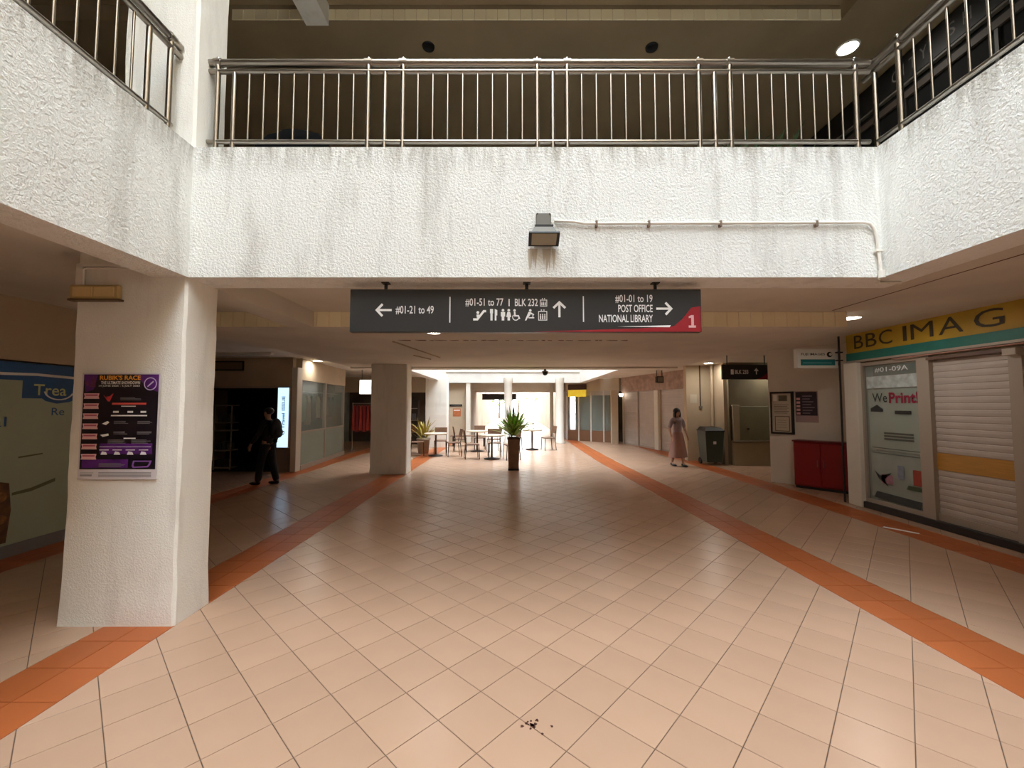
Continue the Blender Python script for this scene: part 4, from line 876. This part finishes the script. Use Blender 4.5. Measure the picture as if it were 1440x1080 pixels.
# facing wall under the far parapet
struct('wall_far_facing', MB().box(-3.0, -2.05, 18.72, 18.9, 0, Z1), M_WALL, 'beige facing wall with a dark nameplate beyond the farthest square column', 'wall')
np_ = thing('nameplate', 'dark nameplate on the beige wall beyond the farthest square column', 'sign', (-2.52, 18.72, 1.60)); MB().bbox(-.28, .28, -.03, 0, 0, .10, .006).build('plate', M_BLACK, np_); MB().rect(FA, -.22, .22, .04, .06, .03).build('text_line', M_GREYM, np_)
og = thing('orange_notice', 'orange printed notice below the dark nameplate', 'notice', (-2.48, 18.72, 1.15)); MB().rect(FA, -.18, .18, 0, .36, 0, .006).build('sheet', mat('orange_print', (190, 112, 66), .6, var=.25, vscale=9), og); MB().rect(FA, -.14, .14, .26, .30, .006).build('heading', M_WHITEP, og)
struct('trim_14', MB().bbox(-2.05, -1.86, 18.45, 18.9, 0, Z1, .01), M_WALLW, 'white pier right of the orange notice', 'pier')
struct('wall_far_corridor_left', MB().box(-2.3, -2.1, 18.9, 44, 0, Z1), mat('far_shop_brown', (150, 132, 112), .8, var=.25, vscale=.8), 'brownish run of shops on the left toward the exit', 'wall')
struct('wall_far_corridor_right', MB().box(2.62, 2.8, 20.05, 44, 0, Z1), MATS['far_shop_brown'], 'brownish run of shops on the right toward the exit', 'wall')

# ================================================================== UPPER STOREY, RIGHT: DARK SHOP
UX = 5.8
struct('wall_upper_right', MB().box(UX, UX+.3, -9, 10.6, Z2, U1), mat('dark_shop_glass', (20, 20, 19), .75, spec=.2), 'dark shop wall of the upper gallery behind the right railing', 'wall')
ub = thing('shop_sign', 'dark upper-storey shop fascia with faint grey lettering behind the right railing', 'sign', (UX, 8.6, 6.2))
FU = frame((0,0,0), (0,-1,0))
MB().rect(FU, 0, 7.0, .18, .58, .0, .05).build('board', mat('black_fascia', (26, 24, 23), .5), ub)
MB().rect(FU, 0, 7.0, .13, .16, .0, .06).build('trim_line', mat('grey_trim', (96, 90, 82), .5), ub)
MB().rect(FU, 0, 7.0, -.06, .04, .0, .04).build('lower_band', mat('grey_brown_band', (70, 60, 52), .6), ub)
mlt = mat('faint_grey_letter', (120, 116, 110), .6)
for s_, y in (('C', 5.99), ('I', 5.86), ('T', 5.72), ('Y', 5.56), ('S', 5.19), ('H', 5.0)):
    u = 8.6-y; text('lettering', s_, FU, u-(.012 if s_ == 'I' else .05), u+(.012 if s_ == 'I' else .05), .29, .46, mlt, ub, .052, 0)
for k in range(6): MB().rect(FU, .4+k*1.15, .44+k*1.15, -2.8, -.06, .0, .03).build('mullion', mat('dark_mullion', (48, 44, 40), .5), ub)
# things on the gallery floor that rise just above the parapet
up = thing('planter', 'low leafy planter on the upper gallery behind the front railing, near the right corner', 'plant', (2.55, 4.15, Z2+.004))
MB().bbox(-.42, .42, -.18, .18, 0, .62, .02).build('trough', mat('grey_trough', (110, 104, 92), .7), up)
ml_ = mat('dark_leaf', (62, 84, 40), .6, rand=.25)
def leafmesh(L, w, bend, m):
    q = MB(); n = 5; vs = []
    for i in range(n+1):
        t = i/n; ww = w*math.sin(PI*min(.98, .12+.88*t))*(1-.3*t); y = L*t*bend; z = L*(t-.35*bend*t*t)
        vs += [(-ww, y, z), (0, y+.15*ww, z-.3*ww), (ww, y, z)]
    fs = [(3*i,3*i+1,3*i+4,3*i+3) for i in range(n)]+[(3*i+1,3*i+2,3*i+5,3*i+4) for i in range(n)]
    q.add(vs, fs, True); return q.mesh('leaf', m)
LM = [leafmesh(.42, .02, b, ml_) for b in (.25, .6, .95)]
random.seed(3)
for k in range(40):
    o = obj_from(random.choice(LM), 'leaf', up, (random.uniform(-.38,.38), random.uniform(-.12,.12), .58), (0, 0, random.uniform(0, 2*PI))); o.scale = (1,1,random.uniform(.75,1.15))
cv = thing('covered_stack', 'rounded dark object under black sheeting behind the front railing, near the left column', 'bundle', (-2.15, 4.1, Z2))
q = MB(); prof = [(.42,0),(.44,.5),(.40,.78),(.31,.9),(.16,.955),(.001,.97)]; seg = 18; vs = []
for r, z in prof:
    for k in range(seg):
        a = 2*PI*k/seg; rr = r*(1+.07*math.sin(3*a+z*5)+.04*math.sin(7*a)); vs.append((rr*math.cos(a), rr*.8*math.sin(a), z))
q.add(vs, [(i*seg+k, i*seg+(k+1)%seg, (i+1)*seg+(k+1)%seg, (i+1)*seg+k) for i in range(len(prof)-1) for k in range(seg)], True); q.build('sheet', mat('black_sheeting', (12, 12, 12), .95, spec=.05), cv)
MB().tube([(.44*math.cos(a*.35), .36*math.sin(a*.35), .45) for a in range(19)], .012, 6).build('cord', M_GREYM, cv)

# ================================================================== POTTED PLANT IN THE MIDDLE OF THE ARCADE
pl = thing('potted_plant', 'tall brown planter with an upright green plant at the edge of the sunlit floor', 'plant', (.04, 10.75, 0))
q = MB(); q.add([(-.13,-.13,.04),(.13,-.13,.04),(.13,.13,.04),(-.13,.13,.04),(-.15,-.15,.80),(.15,-.15,.80),(.15,.15,.80),(-.15,.15,.80)], [(0,3,2,1),(0,1,5,4),(1,2,6,5),(2,3,7,6),(3,0,4,7)]); q.build('pot', mat('brown_glazed_pot', (128, 92, 64), .45, var=.25, vscale=7), pl)
q = MB(); q.bbox(-.165, .165, -.165, .165, .78, .83, .01); q.build('rim', mat('dark_brown_rim', (88, 56, 38), .5), pl)
MB().bbox(-.14, .14, -.14, .14, 0, .05, .008).build('foot', mat('black_foot', (40, 26, 20), .6), pl)
MB().box(-.14, .14, -.14, .14, .79, .835).build('soil', mat('soil', (52, 38, 28), .95), pl)
mgl = mat('bright_leaf', (146, 180, 72), .5, rand=.3)
LG = [leafmesh(l, .030, b, mgl) for l, b in ((.70,.2),(.62,.5),(.55,.85),(.48,1.2),(.45,1.6))]
for k in range(130):
    a = random.uniform(0, 2*PI); rr = .10*math.sqrt(random.random()); o = obj_from(random.choice(LG), 'leaf', pl, (rr*math.cos(a), rr*math.sin(a), .84+random.uniform(0,.22)), (0, 0, a-PI/2)); o.scale = (1,1,random.uniform(.75,1.1))
for k in range(5):
    a = k*1.3; MB().tube([(.04*math.cos(a),.04*math.sin(a),.82),(.06*math.cos(a),.06*math.sin(a),1.1)], .008, 6).build('stem', mat('green_stem', (98, 110, 56), .6), pl)

# ================================================================== CAFE FURNITURE AROUND THE FAR LIGHT WELL
mw = mat('brown_wood', (120, 86, 62), .55, var=.2, vscale=8); mdk = mat('dark_frame', (58, 46, 40), .5, .3); mcr = mat('cream_top', (206, 190, 168), .5)
def chair0():
    t = thing('cafe_chair', 'x', 'chair')
    MB().bbox(-.21, .21, -.21, .21, .43, .46, .01).build('seat', mw, t)
    q = MB(); q.add([(-.2,.19,.62),(.2,.19,.62),(.21,.25,.88),(-.21,.25,.88),(-.2,.215,.62),(.2,.215,.62),(.21,.275,.88),(-.21,.275,.88)], [(0,1,2,3),(5,4,7,6),(0,4,5,1),(3,2,6,7),(0,3,7,4),(1,5,6,2)]); q.build('backrest', mw, t)
    for x in (-.19, .19):
        MB().tube([(x,-.19,.43),(x*1.05,-.21,0)], .013, 6).build('leg', mdk, t); MB().tube([(x*1.05,.23,0),(x,.19,.44),(x,.262,.87)], .013, 6).build('leg', mdk, t)
    return t
def table0():
    t = thing('cafe_table', 'x', 'table')
    MB().lathe([(.001,.70),(.36,.70),(.38,.715),(.38,.735),(.36,.745),(.001,.745)], 24).build('tabletop', mcr, t); MB().tube([(0,0,.03),(0,0,.70)], .03, 10).build('pole', mdk, t); MB().lathe([(.24,0),(.24,.02),(.05,.05),(.03,.06)], 20).build('base', mdk, t)
    return t
c0, t0 = chair0(), table0(); used = [0, 0]
for k, (x, y, nm) in enumerate(((-2.5, 13.7, 'beside the farthest square column'), (-1.25, 15.0, 'nearest the bench'), (-.62, 12.9, 'directly left of the potted plant'), (.75, 15.6, 'right of the potted plant'))):
    t = t0 if k == 0 else copy_tree(t0); t.location = (x, y, 0); t['label'] = 'round cream cafe table '+nm; t['group'] = 'cafe tables by the far light well'
    for j, (dx, dy, rz) in enumerate(((-.62, .1, PI/2+.2), (.60, -.1, -PI/2+.3), (.05, .62, .1))):
        if k == 3 and j == 2: continue
        c_ = c0 if used[0] == 0 else copy_tree(c0); used[0] = 1
        c_.location = (x+dx, y+dy, 0); c_.rotation_euler = (0,0,rz); c_['group'] = 'cafe chairs by the far light well'
        c_['label'] = ['brown cafe chair on the left side of the table ', 'brown cafe chair on the right side of the table ', 'brown cafe chair behind the table '][j]+nm
sh = thing('potted_shrub', 'yellow-green potted shrub in front of the farthest square column', 'plant', (-3.05, 14.4, 0))
MB().lathe([(.001,0),(.17,0),(.22,.45),(.24,.46),(.24,.52),(.20,.52),(.19,.47),(.001,.47)], 20).build('pot', mat('cream_pot', (170, 150, 126), .6), sh)
msy = mat('yellow_leaf', (168, 150, 60), .6, rand=.3); LS = [leafmesh(.5, .04, b, msy) for b in (.3, .7, 1.0)]
for k in range(46):
    a = random.uniform(0, 2*PI); o = obj_from(random.choice(LS), 'leaf', sh, (.1*math.cos(a), .1*math.sin(a), .46+random.uniform(0,.35)), (0,0,a-PI/2)); o.scale = (1,1,random.uniform(.7,1.1))
bn = thing('bench', 'low dark brown slatted bench between the cafe tables and the orange notice', 'bench', (-1.75, 17.0, 0))
for k in range(4): MB().bbox(-.75, .75, -.2+k*.105, -.11+k*.105, .40, .43, .006).build('slat', mw, bn)
for x in (-.62, .62): MB().box(x-.03, x+.03, -.18, .18, 0, .40).build('leg_frame', mdk, bn)
hsn = thing('hanging_sign', 'dark hanging sign board over the far walkway left of the thick round pillar', 'sign', (-.75, 24.42, 1.98))
MB().bbox(-1.0, 1.0, -.05, .05, 0, .34, .01).build('panel', M_SIGN, hsn)
for x in (-.8, .8): MB().tube([(x,0,.34),(x,0,.44)], .015, 6).build('hanger_rod', M_BLACK, hsn)
dc = thing('dome_camera', 'small black dome camera under the edge beam above the far light well', 'camera', (.88, 11.0, 2.44))
MB().lathe([(.001,0),(.045,.015),(.07,.06),(.07,.09)], 14).build('dome', M_BLACK, dc); MB().lathe([(.08,.09),(.08,.12),(.03,.13),(.03,.17)], 14).build('mount', M_GREYM, dc)
# ---------------- outdoors beyond the exit
struct('floor_outdoor', MB().box(-30, 30, 46, 90, -.2, -.02), mat('pale_paving', (206, 178, 164), .8, var=.1, vscale=.5), 'pale sunlit paving outside the exit', 'floor')
def tree(x, y, h, label):
    t = thing('tree', label, 'tree', (x, y, -.02), 0, 'trees outside the exit')
    MB().tube([(0,0,0),(.05,.02,h*.3),(-.03,.05,h*.6)], [.16,.12,.07], 8).build('trunk', mat('bark', (96, 80, 62), .9), t)
    q = MB(); r = random.Random(int(x*10)+5)
    for k in range(420):
        a = r.uniform(0, 2*PI); b = r.uniform(-1, 1); rr = h*.34*r.random()**.35; c_ = V((rr*math.cos(a)*math.sqrt(1-b*b), rr*math.sin(a)*math.sqrt(1-b*b), h*.62+rr*b*.9)); s_ = r.uniform(.12, .28)
        u = V((r.uniform(-1,1), r.uniform(-1,1), r.uniform(-1,1))).normalized()*s_; w = u.cross(V((r.uniform(-1,1), r.uniform(-1,1), 1))).normalized()*s_*.6
        q.add([c_-u, c_+w, c_+u, c_-w], [(0,1,2,3)])
    o = q.build('foliage', mat('tree_leaf', (120, 150, 84), .7, rand=.25), t); o['kind'] = 'stuff'
tree(-1.6, 52, 5.0, 'leafy green tree outside the exit, left of the thin pillar'); tree(3.4, 54, 5.5, 'leafy green tree outside the exit, right of the thin pillar'); tree(.9, 60, 6.0, 'smallest looking green tree far outside, in the middle of the exit')

# ================================================================== PEOPLE
def person(name, label, loc, rz, H, stride, msk, mtop, mbot, mhair, mshoe, skirt=False, arms=((.10, .02), (-.10, .02)), shair='long'):
    """facing local -y; stride = y offset of the feet (left foot forward, right foot back)"""
    t = thing(name, label, 'person', loc, rz); k = H/1.62
    def S(x, y, z): return (x*k, y*k, z*k)
    vs, es, rs = [], [], []
    def add(p, r, par=None):
        vs.append(S(*p)); rs.append(tuple(q*k for q in r) if isinstance(r, tuple) else r*k); 
        if par is not None: es.append((par, len(vs)-1))
        return len(vs)-1
    pel = add((0,0,.86), (.12,.085)); wai = add((0,0,1.0), (.105,.075), pel); che = add((0,0,1.20), (.125,.085), wai); sho = add((0,.005,1.32), (.085,.07), che)
    nk = add((0,0,1.385), .045, sho); jaw = add((0,-.018,1.44), (.058,.068), nk); hd = add((0,-.005,1.52), (.072,.088), jaw); top = add((0,.0,1.588), (.05,.062), hd)
    nose = add((0,-.095,1.495), .012, hd)
    for sx, (hy, hx) in zip((1,-1), arms):
        s1 = add((sx*.155,.005,1.30), .05, sho); el = add((sx*(.20+hx),-hy*.35+.02,1.06), .036, s1); wr = add((sx*(.205+hx),-hy-.05,.85), .025, el); pm = add((sx*(.20+hx),-hy-.075,.79), (.018,.034), wr)
        for f, (dy, l) in enumerate(((-.028,.062), (-.010,.075), (.008,.070), (.026,.055))):
            a = add((sx*(.20+hx),-hy-.075+dy,.79-l*.62), .0085, pm); add((sx*(.192+hx),-hy-.08+dy,.79-l*1.15), .007, a)
        a = add((sx*(.195+hx),-hy-.115,.80), .0095, wr if False else pm); add((sx*(.19+hx),-hy-.125,.765), .008, a)
    feet = []
    for sx, fy in ((1, -stride), (-1, stride)):
        hp = add((sx*.085,0,.80), .085, pel); kn = add((sx*.09,fy*.45-.03*abs(stride)*3,.46), .055, hp); an = add((sx*.09,fy+.02,.09), .035, kn); add((sx*.09,fy-.10,.035), .028, an); feet.append((sx*.09, fy))
    skin('body', vs, es, rs, msk, t, 1, 0)
    # clothes
    vs, es, rs = [], [], []
    w0 = add((0,0,.78 if not skirt else .86), (.15,.118)); w1 = add((0,0,1.0), (.128,.098), w0); w2 = add((0,0,1.20), (.148,.11), w1); w3 = add((0,.005,1.325), (.10,.085), w2)
    for sx, (hy, hx) in zip((1,-1), arms):
        a = add((sx*.16,.005,1.295), .066, w3); b = add((sx*(.20+hx),-hy*.35+.02,1.06), .052, a)
        if not skirt: add((sx*(.205+hx),-hy-.04,.87), .042, b)
    skin('jacket' if not skirt else 'blouse', vs, es, rs, mtop, t, 1, 0)
    if skirt:
        seg = 28; prof = [(.135,.10,.95),(.165,.13,.85),(.20,.17,.65),(.235,.20,.45),(.26,.22,.26)]; q = MB(); pv = []
        for i, (a, b, z) in enumerate(prof):
            for j in range(seg):
                th = 2*PI*j/seg; f = 1+.05*i/4*math.sin(th*7); pv.append(S(a*f*math.cos(th), b*f*math.sin(th), z))
        q.add(pv, [(i*seg+j, (i+1)*seg+j, (i+1)*seg+(j+1)%seg, i*seg+(j+1)%seg)[::-1] for i in range(len(prof)-1) for j in range(seg)], True); q.build('skirt', mbot, t)
    else:
        vs, es, rs = [], [], []; p0 = add((0,0,.96), (.135,.10))
        for sx, fy in ((1, -stride), (-1, stride)):
            a = add((sx*.085,0,.79), .10, p0); b = add((sx*.09,fy*.45-.09*abs(stride),.46), .078, a); add((sx*.09,fy+.02,.055), .066, b)
        skin('trousers', vs, es, rs, mbot, t, 1, 0)
    for fx, fy in feet:
        q = MB(); q.ball(S(fx, fy-.055, .035), (.046*k, .125*k, .035*k), 12, 8); q.ball(S(fx, fy+.03, .055), (.042*k,.05*k,.05*k), 10, 6); q.build('shoe', mshoe, t)
    q = MB()
    if shair == 'long':
        q.ball(S(0,.018,1.535), (.098*k,.10*k,.10*k), 14, 10); q.ball(S(0,.055,1.42), (.09*k,.06*k,.13*k), 12, 8)
        for sx in (-1,1): q.ball(S(sx*.078,.0,1.44), (.03*k,.06*k,.11*k), 10, 8)
    else:
        q.ball(S(0,.016,1.55), (.088*k,.10*k,.075*k), 14, 10)
    q.build('hair', mhair, t)
    me_ = mat('eye_dark', (24, 20, 20), .3)
    for sx in (-1,1): MB().ball(S(sx*.03,-.085,1.515), .009*k, 8, 6).build('eye', me_, t); MB().ball(S(sx*.078,.0,1.505), (.012*k,.02*k,.03*k), 8, 6).build('ear', msk, t)
    MB().ball(S(0,-.082,1.455), (.022*k,.008*k,.006*k), 10, 6).build('mouth', mat('lip', (150, 84, 80), .5), t)
    return t
m_sk = mat('skin_tone', (196, 152, 128), .55); m_hair = mat('black_hair', (24, 20, 20), .45); m_bs = mat('black_shoe', (20, 18, 18), .4)
person('person', 'woman in a grey-lilac blouse and long dusty pink skirt walking past the far shutter', (4.50, 11.35, 0), .25, 1.57, .12, m_sk, mat('lilac_blouse', (158, 140, 142), .8), mat('dusty_pink_skirt', (164, 124, 112), .85), m_hair, m_bs, True, ((.08,.02), (.02,.05)))
mblk = mat('black_cloth', (14, 14, 16), .85)
person('person', 'person in black clothes walking left in front of the dark open shop', (-5.12, 8.75, 0), -PI/2-.15, 1.60, .15, mat('shaded_skin', (150, 116, 98), .6), mblk, mat('black_trousers', (15, 15, 17), .85), m_hair, m_bs, False, ((.16,.02), (-.04,.02)), 'short')  # skin colour darkened to stand for the dim light here
bp = thing('backpack', 'black backpack worn by the person in front of the dark open shop', 'bag', (-4.96, 8.77, .98), -PI/2-.15)
q = MB(); q.ball((0,0,.18), (.15,.085,.22), 16, 12); q.build('bag', mat('black_nylon', (20, 21, 24), .6), bp); q = MB(); q.ball((0,.07,.10), (.11,.04,.11), 12, 8); q.build('pocket', MATS['black_nylon'], bp)
for x in (-.09, .09): MB().tube([(x,-.05,.34),(x*1.1,-.16,.36),(x*1.2,-.25,.28),(x*1.2,-.24,.12),(x,-.06,.02)], .014, 6).build('strap', M_BLACK, bp)
